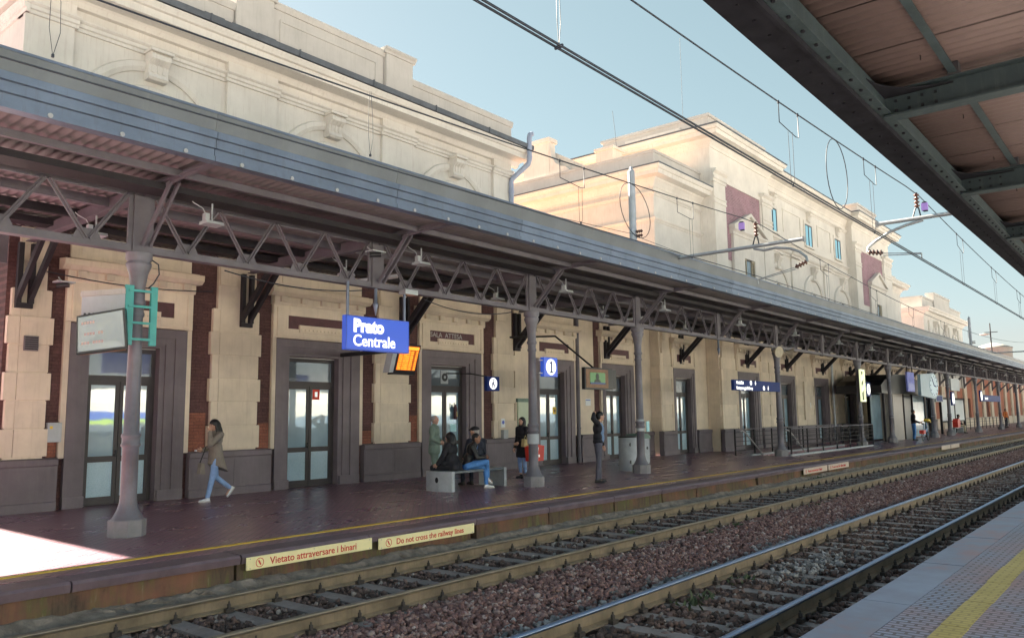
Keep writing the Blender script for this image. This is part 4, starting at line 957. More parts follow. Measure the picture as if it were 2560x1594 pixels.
MB().tube([(145, 21.6, 0), (145, 21.6, 15.4)], [.16, .08], 8).box(144.9, 20.6, 13.9, 145.1, 22.4, 14.0).build('pole', M['wallsteel'], mk)
MB().lathe((145, 22.4, 13.5), [(.1, 0), (.75, .12), (.75, .22), (.1, .32)], 12).build('lamp_dish', M['towerwall'], mk)
# ------------------------------------------------------------------ overhead line
XS = [-31.0, 18.85, 66.5, 114, 162]
def sagz(x, lo, hi):
    for a, b in zip(XS[:-1], XS[1:]):
        if a <= x <= b: t = (x-a)/(b-a); return lo+(hi-lo)*(2*t-1)**2
    return hi
def wire_obj(name, label, pts, r, n=6, cat='wire', group=None):
    o = MB().tube(pts, r, n).build(name, M['wire']); return _label(o, label, cat, group)
def lx(a, b, st=1.2): return list(np.arange(a, b, st))+[b]
wire_obj('messenger_wire', 'sagging upper carrier wire over the track beside the station canopy', [(x, 7.67, sagz(x, 5.62, 6.43)) for x in lx(-6, 162)], .0105)
wire_obj('messenger_wire', 'sagging upper carrier wire nearest the dark canopy on the right', [(x, 4.0, sagz(x, 5.80, 6.47)) for x in lx(-6, 162)], .0105)
wire_obj('contact_wire', 'single thin contact wire low over the station roof edge', [(x, 8.1-.0265*min(x, 18.85)+.5*(max(0, min(x-18.85, 47.6))/47.6), 5.03) for x in lx(-6, 162, 3)], .010)
for dy, nm in ((-.035, 'lower of the two parallel contact wires crossing the sky'), (.035, 'upper of the two parallel contact wires crossing the sky')):
    wire_obj('contact_wire', nm, [(x, 4.0+dy, 4.985+.018*(dy > 0)) for x in lx(-6, 162, 3)], .012)
def hanger(y, x0, x1, lo, hi, zc, label, grp):
    t = E('wire_hanger', (x0, y, 5.5), label, 'wire hanger', grp)
    za, zb = sagz(x0, lo, hi), sagz(x1, lo, hi)
    MB().tube([(x0, y, za), (x0, y, za-.30), (x1-.12, y, zb-.38), (x1, y, zb-.36), (x1, y, zb)], .007, 5).build('stirrup', M['wire'], t)
    xm = x1-.16 if y > 6 else (x0+x1)/2
    MB().tube([(xm, y+.02, zb-.36), (xm+.02, y+.02, zc)], .004, 4).tube([(xm+.06, y-.02, zb-.37), (xm+.05, y-.02, zc)], .004, 4).build('dropper', M['wire'], t)
    MB().lathe((x0, y, za-.03), [(.012, 0), (.02, .02), (.012, .05)], 6).lathe((x1, y, zb-.03), [(.012, 0), (.02, .02), (.012, .05)], 6).lathe((xm+.03, y, zc-.04), [(.015, 0), (.015, .04)], 6).build('clamp', M['wire'], t)
for x0 in (10.6, 14.75, 23.5, 28.5, 33.5, 39, 45): hanger(7.67, x0, x0+.72, 5.62, 6.43, 5.03, {10.6: 'bent wire stirrup in front of the wing left of the pale mast', 14.75: 'bent wire stirrup just right of the pale mast and wire loop'}.get(x0, 'small bent wire stirrup beyond the cross arm over the station track'), 'hangers over the station track')
for x0 in (10.87, 14.95, 23.0, 28.0, 33, 38.5, 44.5): hanger(4.0, x0, x0+.76, 5.80, 6.47, 4.99, {10.87: 'bent wire stirrup against the sky left of the oval loop', 14.95: 'bent wire stirrup against the sky right of the oval loop'}.get(x0, 'small bent wire stirrup beyond the right cross arm against the sky'), 'hangers over the near track')
for xd in (4.6, 8.0, 3.55):
    y = 4.0 if xd != 8.0 else 7.67
    z0 = sagz(xd, 5.80 if y < 5 else 5.62, 6.45); zc = 4.99 if y < 5 else 5.03
    if xd == 3.55: y = 7.67; z0 = sagz(xd, 5.62, 6.43); zc = 5.03
    lab = {4.6: 'narrow looped dropper on the twin contact wires at the top of the sky', 8.0: 'narrow looped dropper crossing the station cornice and roof edge', 3.55: 'single thin dropper with a small clip at the left roof edge'}[xd]
    t = E('dropper_wire', (xd+.6 if y < 5 else xd, y, zc), lab, 'wire')
    xx = xd+.95 if y < 5 else xd-1.53 if xd == 8.0 else xd-.85
    MB().tube([(xx, y, zc), (xx-.05, y-.02, zc+.25), (xx-.05, y-.02, zc+.55), (xx-.02, y, z0)], .0035, 4).tube([(xx, y, zc), (xx+.06, y+.02, zc+.25), (xx+.05, y+.02, zc+.55), (xx, y, z0)], .0035, 4).build('strand', M['wire'], t)
    MB().box(xx-.010, y-(.045 if y < 5 else .012), zc-.012, xx+.010, y+(.045 if y < 5 else .012), zc+.018).build('clamp', M['wire'], t)
for y, x0, lo, hi, zc, lab in ((7.67, 12.9, 5.62, 6.43, 5.04, 'oval jumper loop of wire in front of the grey mast'), (4.0, 13.35, 5.80, 6.47, 5.0, 'oval jumper loop of wire against the pale sky')):
    z0 = sagz(x0, lo, hi); h = (z0-zc); pts = []
    for i in range(25):
        a = math.pi*2*i/24; s = math.sin(a/2)**.8
        pts.append((x0+(.62 if i > 12 else .58)*math.sin(a)*(-1)*.9+.25*(1-math.cos(a))/2*(1 if y > 5 else 0), y, z0-h*(1-math.cos(a))/2*.97))
    o = MB().tube(pts, .008, 5, False).build('wire_loop', M['wire']); _label(o, lab, 'wire', None)
mast = E('catenary_mast', (18.88, 11.2, 0), 'weathered pale blue-grey mast rising behind the canopy edge with cross arm', 'mast')
MB().tube([(18.88, 11.2, 5.6), (18.88, 11.2, 8.46)], [.105, .095], 14).lathe((18.88, 11.2, 8.46), [(.10, 0), (.07, .04), (.04, .05), (.05, .10), (.02, .14)], 12).build('pole', M['steelpole'], mast)
def rod(a, b, r, nm, mt, par, n=10): return MB().tube([a, b], r, n).build(nm, M[mt], par)
def shed(par, a, b, r, k=4):
    a, b = Vector(a), Vector(b); d = (b-a).normalized(); L = (b-a).length; m_ = MB(); pts = []; rs = []
    for i in range(k):
        for t, q in ((.0, .45), (.35, 1), (.5, 1), (.55, .45)): pts.append(a+d*L*(i+t)/k); rs.append(r*q)
    pts.append(b); rs.append(r*.45)
    return m_.tube(pts, rs, 10).build('insulator', M['insul'], par)
def arm(par, x, ya, yb, z, ym, zm, cpts, ins, st):
    rod((x, ya, z), (x, yb, z+.02), .045, 'cross_arm', 'galv', par)
    MB().box(x-.06, yb-.02, z-.05, x+.06, yb+.02, z+.07).build('end_cap', M['alu'], par)
    MB().tube([(x, ym-.06, z+.04), (x, ym-.03, z+.24), (x, ym, z+.26)], .016, 6).tube([(x, ym+.10, z+.04), (x, ym+.04, z+.24), (x, ym, z+.26)], .016, 6).build('support_bracket', M['wire'], par)
    shed(par, (x, ym, z+.26), (x, ym, zm), .06)
    MB().tube(cpts, .032, 10).build('registration_arm', M['galv'], par)
    shed(par, ins[0], ins[1], .065)
    MB().tube([st[0], st[1]], .011, 6).tube([tuple(Vector(st[0])-Vector((0, 0, .05))), tuple(Vector(st[1])-Vector((0, 0, .02)))], .011, 6).tube([st[1], tuple(Vector(st[1])-Vector((0, 0, .12)))], .014, 6).build('steady_arm', M['galv'], par)
arm(mast, 18.86, 11.1, 6.50, 5.80, 7.67, 6.43, [(18.86, 7.75, 5.76), (18.86, 7.5, 5.68), (18.86, 7.2, 5.70), (18.86, 6.85, 5.63), (18.86, 6.62, 5.52), (18.86, 6.47, 5.38), (18.86, 6.45, 5.27)], ((18.86, 6.46, 5.26), (18.86, 6.74, 5.16)), ((18.86, 6.74, 5.16), (18.86, 7.68, 4.98)))
for z in (6.60, 6.30, 6.72): shed(mast, (18.88, 11.2-.10, z), (18.88, 11.2-.30, z), .05, 3)
MB().lathe((18.88, 11.2, 6.24), [(.115, 0), (.115, .07)], 14).build('collar', M['alu'], mast)
mast2 = E('catenary_mast', (18.88, 1.2, 0), 'galvanised cross arm with insulators reaching out from the dark right canopy', 'mast')
MB().tube([(18.88, .6, 0), (18.88, .6, 6.3)], .12, 12).build('pole', M['steelpole'], mast2)
arm(mast2, 18.86, .6, 4.85, 5.88, 4.0, 6.47, [(18.86, 3.9, 5.84), (18.86, 4.25, 5.78), (18.86, 4.6, 5.68), (18.86, 4.9, 5.52), (18.86, 5.06, 5.40), (18.86, 5.08, 5.30)], ((18.86, 5.07, 5.29), (18.86, 4.76, 5.23)), ((18.86, 4.76, 5.22), (18.86, 3.98, 5.12)))
for i, xm in enumerate((66.5, 114)):
    m3 = copy_tree(mast, None, (xm-18.88, 0, 0)); m3['label'] = ('distant mast and cross arm beyond the tall block', 'most distant mast and cross arm at the far end of the platforms')[i]; m3['group'] = 'distant masts'
for y, x, z, lab in ((7.67, 18.0, 6.16, 'small lilac box on the carrier wire beside the window pediment'), (4.0, 19.6, 6.30, 'small lilac box on the cross arm by the right canopy')):
    t = E('marker_box', (x, y, z), lab, 'marker')
    MB().box(x-.035, y-.065, z-.085, x+.035, y+.065, z+.085).build('shell', M['lilac'], t); MB().box(x-.03, y-.045, z+.085, x+.03, y+.045, z+.115).box(x-.03, y-.06, z-.11, x+.03, y+.03, z-.085).build('clip', M['black'], t)
for (a, b, lab) in (((-6, 11.3, 6.62), (18.8, 11.05, 6.62), 'thin feeder wire running to the insulators on the pale mast'), ((18.9, 11.1, 6.3), (66, 11.1, 6.45), 'thin feeder wire leaving the pale mast towards the tall block'), ((18.9, 11.15, 6.62), (66, 8.4, 5.0), 'slanting stay wire from the pale mast down over the roof edge')):
    a, b = Vector(a), Vector(b); wire_obj('feeder_wire', lab, [a.lerp(b, i/24)-Vector((0, 0, .35*(1-(2*i/24-1)**2))) for i in range(25)], .007, 5)
# roof aerials
def aerial(x, y, z, h, lab, bars=0, bend=0):
    t = E('aerial', (x, y, z), lab, 'aerial')
    MB().tube([(x, y, z), (x, y+bend*.4, z+h*.5), (x, y+bend, z+h)], .010, 6).build('pole', M['wire'] if bars == 0 else M['galv'], t)
    for i in range(bars):
        zz = z+h*(.62+.12*i); m_ = MB().tube([(x-.7+.2*i, y, zz), (x+.5-.1*i, y, zz)], .012, 5)
        for k in range(5): m_.tube([(x-.6+.2*i+k*.22, y-.28, zz), (x-.6+.2*i+k*.22, y+.28, zz)], .008, 4)
        m_.build('antenna_bars', M['galv'], t)
aerial(32.0, 19.75, 14.4, 2.0, 'thin leaning whip aerial standing on the small roof chimney', 0, .18)
aerial(34.4, 17.4, 15.9, 4.3, 'tall white whip aerial on the roof corner of the tall block')
aerial(48.3, 19, 15, 2.9, 'television aerial with many bars behind the oval wire loop', 3); aerial(50.4, 19, 15, 1.6, 'short television aerial just right of the taller one on the long roof', 2)
# ------------------------------------------------------------------ lights and cameras under the canopy
def floodlight(x, y, z):
    t = E('floodlight', (x, y, z), 'small white box floodlight hanging on a rod under the canopy', 'floodlight', 'floodlights under the station canopy')
    MB().tube([(x, y, z), (x, y, z+.30)], .014, 6).build('rod', M['housing'], t)
    MB().prof([(y-.13, z-.05), (y+.13, z-.05), (y+.10, z), (y-.10, z)], x-.15, x+.15).box(x-.14, y-.06, z, x-.07, y+.04, z+.12).build('lamp_housing', M['housing'], t)
    MB().tube([(x-.1, y, z+.1), (x-.16, y, z+.2), (x-.28, y+.05, z+.27), (x-.3, y+.1, z+.32)], .008, 5).build('cable', M['housing'], t); return t
f0 = floodlight(6.55, 11.62, 4.83); k = 0
for i, x in enumerate(PX[3:22]):
    if x > 100: break
    c = copy_tree(f0, None, (x+.72-6.55, 0, 0))
    if i < 6: c['label'] = 'white floodlight hanging in front of the girder ' + ('right of the blue station sign', 'just right of the second column', 'just right of the third column', 'above the left end of the subway sign', 'right of the column beside the subway sign', 'left of the tall striped sign')[i]
    else: c['label'] = 'small far floodlight hanging in front of the girder beyond the striped sign'
    if i < 7:
        c = copy_tree(f0, None, (x+.4-6.55, 2.0, -.02)); c['label'] = 'white floodlight hanging behind the girder, half hidden by its bars'
f0['label'] = 'white floodlight with curling cable just right of the first column'
c = copy_tree(f0, None, (-.9, 2.1, .0)); c['label'] = 'white floodlight seen through the girder just left of the first column'
def camera(x, y, z, lab, s=1, grp=None):
    t = E('security_camera', (x, y, z), lab, 'camera', grp)
    MB().tube([(x, y, z), (x+.18*s, y-.12, z+.02)], .05, 10).build('body', M['black'], t); MB().box(x-.05, y-.16, z+.06, x+.28, y+.08, z+.085).tube([(x+.1, y, z+.07), (x+.1, y+.2, z+.2)], .015, 6).build('hood', M['housing'], t)
camera(6.05, 16.3, 4.28, 'dark bullet camera with pale hood below the canopy at the far left')
camera(10.05, 11.9, 4.86, 'small pale square unit hanging inside the lattice girder left of the empty post')
for x, y, lab in ((30.65, 12.0, 'round cream horn loudspeaker left of the column above the subway sign'), (31.75, 11.95, 'round cream horn loudspeaker right of the column above the subway sign')):
    t = E('loudspeaker', (x, y, 4.1), lab, 'loudspeaker'); s = -1 if x < 31 else 1
    MB().tube([(x, y, 4.1), (x+s*.02, y-.06, 4.1), (x+s*.10, y-.22, 4.06), (x+s*.12, y-.27, 4.05)], [.06, .07, .20, .22], 14).build('horn', M['hazecream'], t); MB().tube([(x, y, 4.1), (x, y+.05, 4.27)], .02, 6).build('bracket', M['galv'], t)
for x, lab in ((10.9, 'long fluorescent strip light hanging in the girder bay right of the empty post'), (21.2, 'short cream strip light seen through the girder right of the third column')):
    t = E('strip_light', (x, 13.2, 4.6), lab, 'strip light'); MB().bar((x, 13.3, 4.62), (x+.55, 12.6, 4.72), .10, .05).build('tray', M['housing'], t); MB().tube([(x+.02, 13.28, 4.58), (x+.54, 12.62, 4.68)], .02, 8).build('tube', M['alu'], t)
for i, (a, b, y, z, s) in enumerate(((7.2, 10.2, 12.3, 4.22, .12), (12.0, 15.0, 12.4, 4.24, .16), (6.0, 9.5, 16.7, 4.6, .1))):
    wire_obj('cable', ('dark cable sagging under the girder above the first door', 'dark cable sagging under the girder above the waiting room door', 'thin cable slung along the wall above the first door')[i], [(a+(b-a)*t, y, z-s*(1-(2*t-1)**2)) for t in np.linspace(0, 1, 14)], .012, 5, 'cable')
wire_obj('cable', 'thin grey cable curling from the first capital down the column', [(5.8, 12.1, 4.2), (5.9, 12.0, 4.1), (5.92, 12.0, 3.95), (5.86, 12.05, 3.8), (5.79, 12.08, 3.72)], .011, 5, 'cable')
# ------------------------------------------------------------------ signs
t = E('station_sign', (9.5, 12.0, 2.97), 'bright blue station name sign with white letters hanging from the lattice girder', 'sign')
MB().box(9.52, 11.94, 2.985, 11.14, 12.06, 3.645).build('panel', M['bluelit'], t, bevel=.01)
MB().box(9.525, 11.934, 2.99, 11.135, 11.9395, 3.005).box(9.525, 11.934, 3.625, 11.135, 11.9395, 3.64).box(9.525, 11.934, 3.005, 9.54, 11.9395, 3.625).box(11.12, 11.934, 3.005, 11.135, 11.9395, 3.625).build('frame', M['blue'], t)
text('Prato', .335, (9.70, 11.938, 3.345), M['lamp_white'], t, bold=.017, sx=1.02); text('Centrale', .31, (9.69, 11.938, 3.07), M['lamp_white'], t, bold=.004, sx=.98)
for x in (9.60, 11.06): MB().tube([(x, 12.0, 3.64), (x, 12.0, 4.3)], .030, 10).build('hanger_pole', M['fascia'], t)
MB().box(11.0, 11.9, 4.2, 11.35, 12.1, 4.30).build('clamp', M['galv'], t)
t = E('hanging_bolt', (10.45, 12.18, 3.95), 'tapered grey stub under the girder where no column stands, behind the station sign', 'post stub'); MB().lathe((10.45, 12.18, 3.72), [(.005, 0), (.05, .2), (.055, .24), (.035, .27), (.035, .56)], 10).build('stub', M['fascia'], t)
t2 = copy_tree(t, None, (26.1-10.45, 0, 0)); t2['label'] = 'tapered grey stub under the girder where no column stands, above the subway sign'
def cabinet(t, x0, x1, y0, y1, z0, z1, mat, nm='case'): return MB().box(x0, y0, z0, x1, y1, z1).build(nm, M[mat], t, bevel=.008)
def disc(t, x, z, y, r, mat, nm='disc', n=28, th=.006): return MB().prof([(x+r*math.cos(6.2832*i/n), z+r*math.sin(6.2832*i/n)) for i in range(n)], y-th, y, 'y').build(nm, M[mat], t)
t = E('platform_number_sign', (15.9, 12.0, 2.65), 'square blue sign with white disc and number one fixed to the second column', 'sign')
cabinet(t, 15.66, 16.22, 11.93, 12.05, 2.66, 3.14, 'bluelit', 'panel'); disc(t, 15.94, 2.90, 11.928, .20, 'lamp_white'); MB().prof([(15.925, 2.76), (15.975, 2.76), (15.975, 3.045), (15.935, 3.045), (15.875, 3.00), (15.885, 2.975), (15.925, 2.995)], 11.914, 11.9215, 'y').box(15.88, 11.914, 2.755, 16.02, 11.9215, 2.785).build('numeral', M['navy'], t)
for z in (2.73, 3.05): MB().box(15.5, 11.97, z, 15.68, 12.01, z+.025).build('bracket', M['alu'], t)
t = E('waiting_room_sign', (17.1, 15.2, 2.45), 'small dark sign with white disc and seated figure beside the waiting room door', 'sign')
cabinet(t, 17.02, 17.55, 15.0, 15.12, 2.42, 2.83, 'navy', 'panel'); disc(t, 17.27, 2.63, 14.998, .165, 'lamp_white')
MB().box(17.25, 14.98, 2.60, 17.285, 14.99, 2.70).box(17.25, 14.98, 2.585, 17.33, 14.99, 2.61).box(17.305, 14.98, 2.52, 17.33, 14.99, 2.60).box(17.21, 14.98, 2.51, 17.235, 14.99, 2.66).prof([(17.27+.022*math.cos(a), 2.735+.022*math.sin(a)) for a in np.arange(0, 6.28, .7)], 14.98, 14.99, 'y').build('pictogram', M['navy'], t)
MB().tube([(17.3, 15.06, 2.8), (17.3, 15.9, 2.95), (17.3, 16.9, 3.0)], .02, 6).build('bracket', M['black'], t)
# orange departure board, tilted
t = E('departure_board', (13.3, 14.6, 2.8), 'black departure board with glowing orange rows below the blue station sign', 'display')
def tilt(b, y0, z0, k=.32):   # lean the top towards the platform
    b.v = [(x, y-(z-z0)*k, z) for x, y, z in b.v]; return b
b = MB().box(13.02, 14.5, 2.74, 13.72, 14.72, 3.46); tilt(b, 14.5, 2.74).build('case', M['black'], t)
b = MB().box(12.88, 14.52, 2.78, 13.015, 14.74, 3.42); tilt(b, 14.5, 2.74).build('side_case', M['housing'], t)
M['led'] = emat('orange_led', (1.0, .25, .02), 0.30, (.5, .1, .01)); M['leddim'] = emat('dim_led_panel', (.9, .2, .02), .05, (.25, .06, .01))
b = MB().box(13.06, 14.488, 2.84, 13.68, 14.499, 3.42); tilt(b, 14.5, 2.74).build('led_panel', M['leddim'], t)
b = MB(); b.box(13.07, 14.48, 3.33, 13.67, 14.487, 3.40)
for r in range(10):
    z = 2.855+r*.046
    for x0, x1 in ((13.07, 13.18), (13.21, 13.40), (13.43, 13.52), (13.60, 13.66)):
        x = x0
        while x < x1:
            w = random.choice((.015, .022, .03)); b.box(x, 14.48, z, min(x+w, x1), 14.487, z+random.choice((.022, .03))); x += w+.008
tilt(b, 14.5, 2.74).build('led_rows', M['led'], t, kind='stuff')
MB().box(13.3, 14.6, 3.3, 13.4, 16.9, 3.4).build('bracket', M['black'], t)
# TV monitor on the wall
t = E('monitor', (20.5, 14.8, 2.6), 'black monitor with brown bezel showing a green picture of a person beside a door', 'monitor')
k = 13.5/13.5
cabinet(t, 19.72, 21.25, 13.50, 13.62, 2.47, 3.13, 'black'); MB().box(19.78, 13.49, 2.52, 20.98, 13.499, 3.08).build('bezel', M['tan'], t)
M['tvgreen'] = emat('green_screen_glow', (.16, .34, .13), .05, (.05, .12, .04)); M['tvdark'] = emat('dark_screen_figure', (.03, .04, .03), .01, (.02, .02, .02)); M['tvblue'] = emat('blue_screen_band', (.03, .07, .22), .05, (.02, .03, .1))
MB().box(19.97, 13.48, 2.63, 20.80, 13.489, 2.98).build('screen', M['tvgreen'], t); MB().box(19.97, 13.472, 2.63, 20.80, 13.479, 2.68).build('screen_band', M['tvblue'], t)
MB().prof([(20.36+.085*math.cos(a), 2.86+.095*math.sin(a)) for a in np.arange(0, 6.28, .5)], 13.47, 13.479, 'y').prof([(20.18, 2.685), (20.54, 2.685), (20.50, 2.75), (20.40, 2.78), (20.32, 2.78), (20.22, 2.75)], 13.47, 13.479, 'y').build('screen_figure', M['tvdark'], t)
MB().box(21.27, 13.53, 2.5, 21.5, 13.9, 3.1).build('side_case', M['black'], t); MB().tube([(20.4, 13.6, 3.1), (20.3, 15, 4.2), (20.3, 16.9, 4.3)], .03, 8).build('bracket', M['black'], t)
# next-train display on the first column
t = E('train_display', (5.2, 12.2, 2.7), 'grey double-sided train display on a teal bracket clamped to the first column', 'display')
g = MB().bar((5.50, 12.06, 2.83), (5.50, 12.06, 3.74), .05, .12, (1, 0, 0)).bar((5.86, 12.02, 2.83), (5.86, 12.02, 3.74), .05, .10, (1, 0, 0))
for z in (2.92, 3.17, 3.42, 3.66): g.bar((5.48, 12.035, z), (5.88, 12.005, z), .03, .035)
g.build('clamp_bracket', M['teal'], t)
h = [(5.02, 12.42, 3.40), (5.46, 12.16, 3.50), (5.50, 12.30, 3.50), (5.06, 12.56, 3.40), (5.02, 12.42, 3.62), (5.46, 12.16, 3.76), (5.50, 12.30, 3.76), (5.06, 12.56, 3.62)]
MB().hexa([(5.02, 12.55, 3.10), (5.44, 12.06, 3.10), (5.54, 12.16, 3.10), (5.12, 12.65, 3.10), (5.02, 12.55, 3.62), (5.44, 12.06, 3.66), (5.54, 12.16, 3.66), (5.12, 12.65, 3.62)]).build('housing', M['housing'], t)
MB().hexa([(4.99, 12.53, 3.555), (5.43, 12.04, 3.60), (5.55, 12.16, 3.60), (5.11, 12.65, 3.555), (4.99, 12.53, 3.64), (5.43, 12.04, 3.68), (5.55, 12.16, 3.68), (5.11, 12.65, 3.64)]).build('housing_lid', M['attic'], t)
v = MB()
for i in range(9):
    f = (i+.5)/9; v.box(5.03+.38*f-.012, 12.525-.45*f-.012, 3.28, 5.03+.38*f+.012, 12.525-.45*f+.012, 3.31)
v.build('vent_slot', M['black'], t, kind='stuff')
sc_ = [(4.83, 12.17, 2.66), (5.43, 11.88, 2.77), (5.52, 12.05, 2.77), (4.92, 12.34, 2.66), (4.80, 12.15, 3.21), (5.35, 11.86, 3.36), (5.46, 12.03, 3.36), (4.90, 12.32, 3.21)]
MB().hexa(sc_).build('display_case', M['black'], t)
A, B, C, D = [Vector(sc_[i]) for i in (0, 1, 5, 4)]; nrm = (B-A).cross(D-A).normalized(); nrm = nrm if nrm.y < 0 else -nrm
def q4(u, w, o=.004): return A.lerp(B, u).lerp(D.lerp(C, u), w)+nrm*o
MB().hexa([q4(.03, .05, .001), q4(.95, .05, .001), q4(.95, .05), q4(.03, .05), q4(.03, .95, .001), q4(.95, .95, .001), q4(.95, .95), q4(.03, .95)]).build('screen', M['screen'], t)
b = MB()
for r, n in ((.74, 5), (.45, 9), (.22, 9)):
    for i in range(n):
        u = .10+i*.055
        if random.random() < .85: b.hexa([q4(u, r, .005), q4(u+.04, r, .005), q4(u+.04, r, .007), q4(u, r, .007), q4(u, r+.07, .005), q4(u+.04, r+.07, .005), q4(u+.04, r+.07, .007), q4(u, r+.07, .007)])
M['ledpale'] = pmat('pale_red_digits', (.55, .38, .36), .6, .05, 5, 50, 0)
b.build('digits', M['ledpale'], t, kind='stuff'); MB().bar((4.98, 12.42, 2.68), (5.5, 12.1, 2.77), .05, .03).build('support_rail', M['tan'], t)
# subway sign
t = E('subway_sign', (29.1, 12.1, 2.6), 'long navy direction sign with exit and subway lines beside the column', 'sign')
cabinet(t, 26.95, 31.26, 12.05, 12.16, 2.52, 2.90, 'navy', 'panel')
text('Uscita/Exit', .15, (27.15, 12.045, 2.755), M['lamp_white'], t, bold=.004, sx=.95); text('Sottopassaggio/Subway', .15, (27.15, 12.045, 2.565), M['lamp_white'], t, bold=.004, sx=1.02)
def arrow(t, x, z, s, y): MB().prof([(x-s*.2, z+s), (x+s*.2, z+s), (x+s*.2, z), (x+s*.75, z+.15*s), (x, z-s), (x-s*.75, z+.15*s), (x-s*.2, z)], y-.005, y, 'y').build('arrow', M['lamp_white'], t)
for x, z in ((28.42, 2.81), (29.62, 2.64)): disc(t, x, z, 12.045, .085, 'lamp_white'); arrow(t, x+.42, z, .085, 12.045)
# striped light column, number sign and others down the platform
t = E('striped_sign', (41.9, 12.05, 2.2), 'tall pale yellow lit frame with dark diagonal stripes on a column', 'sign')
M['stripe'] = emat('lit_pale_yellow', (.85, .95, .55), .10, (.8, .85, .6))
q = MB().box(41.55, 11.92, 2.2, 42.25, 12.0, 2.28).box(41.55, 11.92, 3.72, 42.25, 12.0, 3.80).box(41.55, 11.92, 2.28, 41.63, 12.0, 3.72).box(42.17, 11.92, 2.28, 42.25, 12.0, 3.72)
for z in (2.62, 3.14): q.prof([(41.63, z), (42.17, z+.26), (42.17, z+.5), (41.63, z+.24)], 11.93, 11.995, 'y')
q.build('stripe_frame', M['stripe'], t); MB().box(41.56, 12.0, 2.21, 42.24, 12.06, 3.79).build('backing', M['black'], t)
def square_sign(x, y, z, w, lab, mark):
    t = E('round_sign', (x, y, z), lab, 'sign'); cabinet(t, x-w/2, x+w/2, y-.05, y+.05, z-w/2, z+w/2, 'navy', 'panel'); disc(t, x, z, y-.052, w*.40, 'lamp_white')
    if mark == '/': MB().bar((x-w*.2, y-.06, z-w*.2), (x+w*.2, y-.06, z+w*.2), .02, .03).bar((x-w*.12, y-.06, z+w*.12), (x+w*.1, y-.06, z-w*.1), .02, .05).build('pictogram', M['navy'], t)
    else: text(mark, w*.55, (x-w*.16, y-.056, z-w*.2), M['navy'], t)
    return t
square_sign(43.2, 12.1, 2.84, .72, 'square navy sign with white disc and crossed mark right of the striped sign', '/')
square_sign(62.9, 12.0, 2.55, .95, 'square navy sign with white disc under a pale panel on a far column', 'O')
t = square_sign(73.6, 12.0, 2.85, .9, 'far navy sign with white number one disc beside a long direction sign', '1')
t = E('direction_sign', (77, 12.0, 2.6), 'long navy direction sign between two far columns', 'sign'); cabinet(t, 74.2, 82.5, 11.95, 12.05, 2.42, 2.95, 'navy', 'panel'); text('Uscita Exit', .3, (75, 11.94, 2.58), M['lamp_white'], t)
t = E('panel_sign', (62.9, 12.0, 3.6), 'pale blank panel hanging above the round sign on a far column', 'sign'); cabinet(t, 62.4, 65.2, 11.93, 12.05, 3.1, 3.95, 'housing', 'panel')
M['violet'] = pmat('violet_blue_print', (.22, .24, .62), .6, .2, 3, 40, 0, spec=.2)
t = E('poster_sign', (51.6, 12.0, 3.4), 'violet-blue poster panel hanging in front of the lift kiosk', 'sign'); cabinet(t, 50.7, 52.3, 11.95, 12.05, 2.85, 4.0, 'violet', 'panel'); MB().box(50.8, 11.94, 2.95, 52.2, 11.949, 3.35).build('print', M['blue'], t)
for x in (50.9, 52.1): MB().tube([(x, 12.0, 4.0), (x, 12.0, 4.3)], .03, 6).build('hanger', M['wallsteel'], t)
t = E('platform_clock', (56.9, 12.0, 3.3), 'round pale blue clock in a grey drop-shaped case hanging from the girder', 'clock')
M['clock'] = pmat('clock_case_blue', (.30, .42, .50), .4, .05, 3, 40, 0); M['clockface'] = emat('pale_clock_face', (.55, .72, .85), .01, (.48, .62, .72))
n = 24; pts = [(53.6, 2.65), (53.6, 3.95)]+[(57.0+1.25*math.cos(math.pi/2-math.pi*i/n), 3.30+.82*math.sin(math.pi/2-math.pi*i/n)) for i in range(n+1)]
MB().prof(pts, 11.9, 12.08, 'y').build('case', M['clock'], t)
MB().prof([(57.0+1.1*math.cos(6.2832*i/28), 3.32+.70*math.sin(6.2832*i/28)) for i in range(28)], 11.885, 11.899, 'y').build('face', M['clockface'], t)
b = MB()
for i in range(12): a = i*math.pi/6; b.bar((57.0+.86*math.cos(a), 11.88, 3.32+.55*math.sin(a)), (57.0+1.0*math.cos(a), 11.88, 3.32+.64*math.sin(a)), .02, .05)
b.bar((57.0, 11.87, 3.32), (56.45, 11.87, 3.85), .02, .05).bar((57.0, 11.87, 3.32), (57.55, 11.87, 3.27), .02, .07); b.build('hands', M['navy'], t)
# warning signs on the platform face
def warn(x0, x1, z0, z1, words, lab, mat, near=True, fs=.115, y=LE-.012):
    t = E('warning_sign', (x0, y, z0), lab, 'sign')
    cabinet(t, x0, x1, y-.012, y+.012, z0, z1, mat, 'plate')
    b = MB()
    for xx in (x0+.05, (x0+x1)/2, x1-.05):
        for zz in (z0+.02, z1-.02): b.lathe((0, 0, 0), [(.007, 0), (.007, .003)], 6) if 0 else b.box(xx-.006, y-.0155, zz-.006, xx+.006, y-.0122, zz+.006)
    b.build('screw', M['galv'], t, kind='stuff')
    if words:
        text(words, fs, (x0+.34, y-.014, z0+(z1-z0)*.5-fs*.33), M['redprint'], t, bold=.001, sx=1.0, ext=.002)
        zc = (z0+z1)/2; b = MB(); n = 18
        for i in range(n): a0, a1 = 6.2832*i/n, 6.2832*(i+1)/n; b.bar((x0+.19+.055*math.cos(a0), y-.014, zc+.055*math.sin(a0)), (x0+.19+.055*math.cos(a1), y-.014, zc+.055*math.sin(a1)), .003, .008)
        b.bar((x0+.17, y-.014, zc+.03), (x0+.205, y-.014, zc-.03), .003, .02); b.build('pictogram', M['redprint'], t)
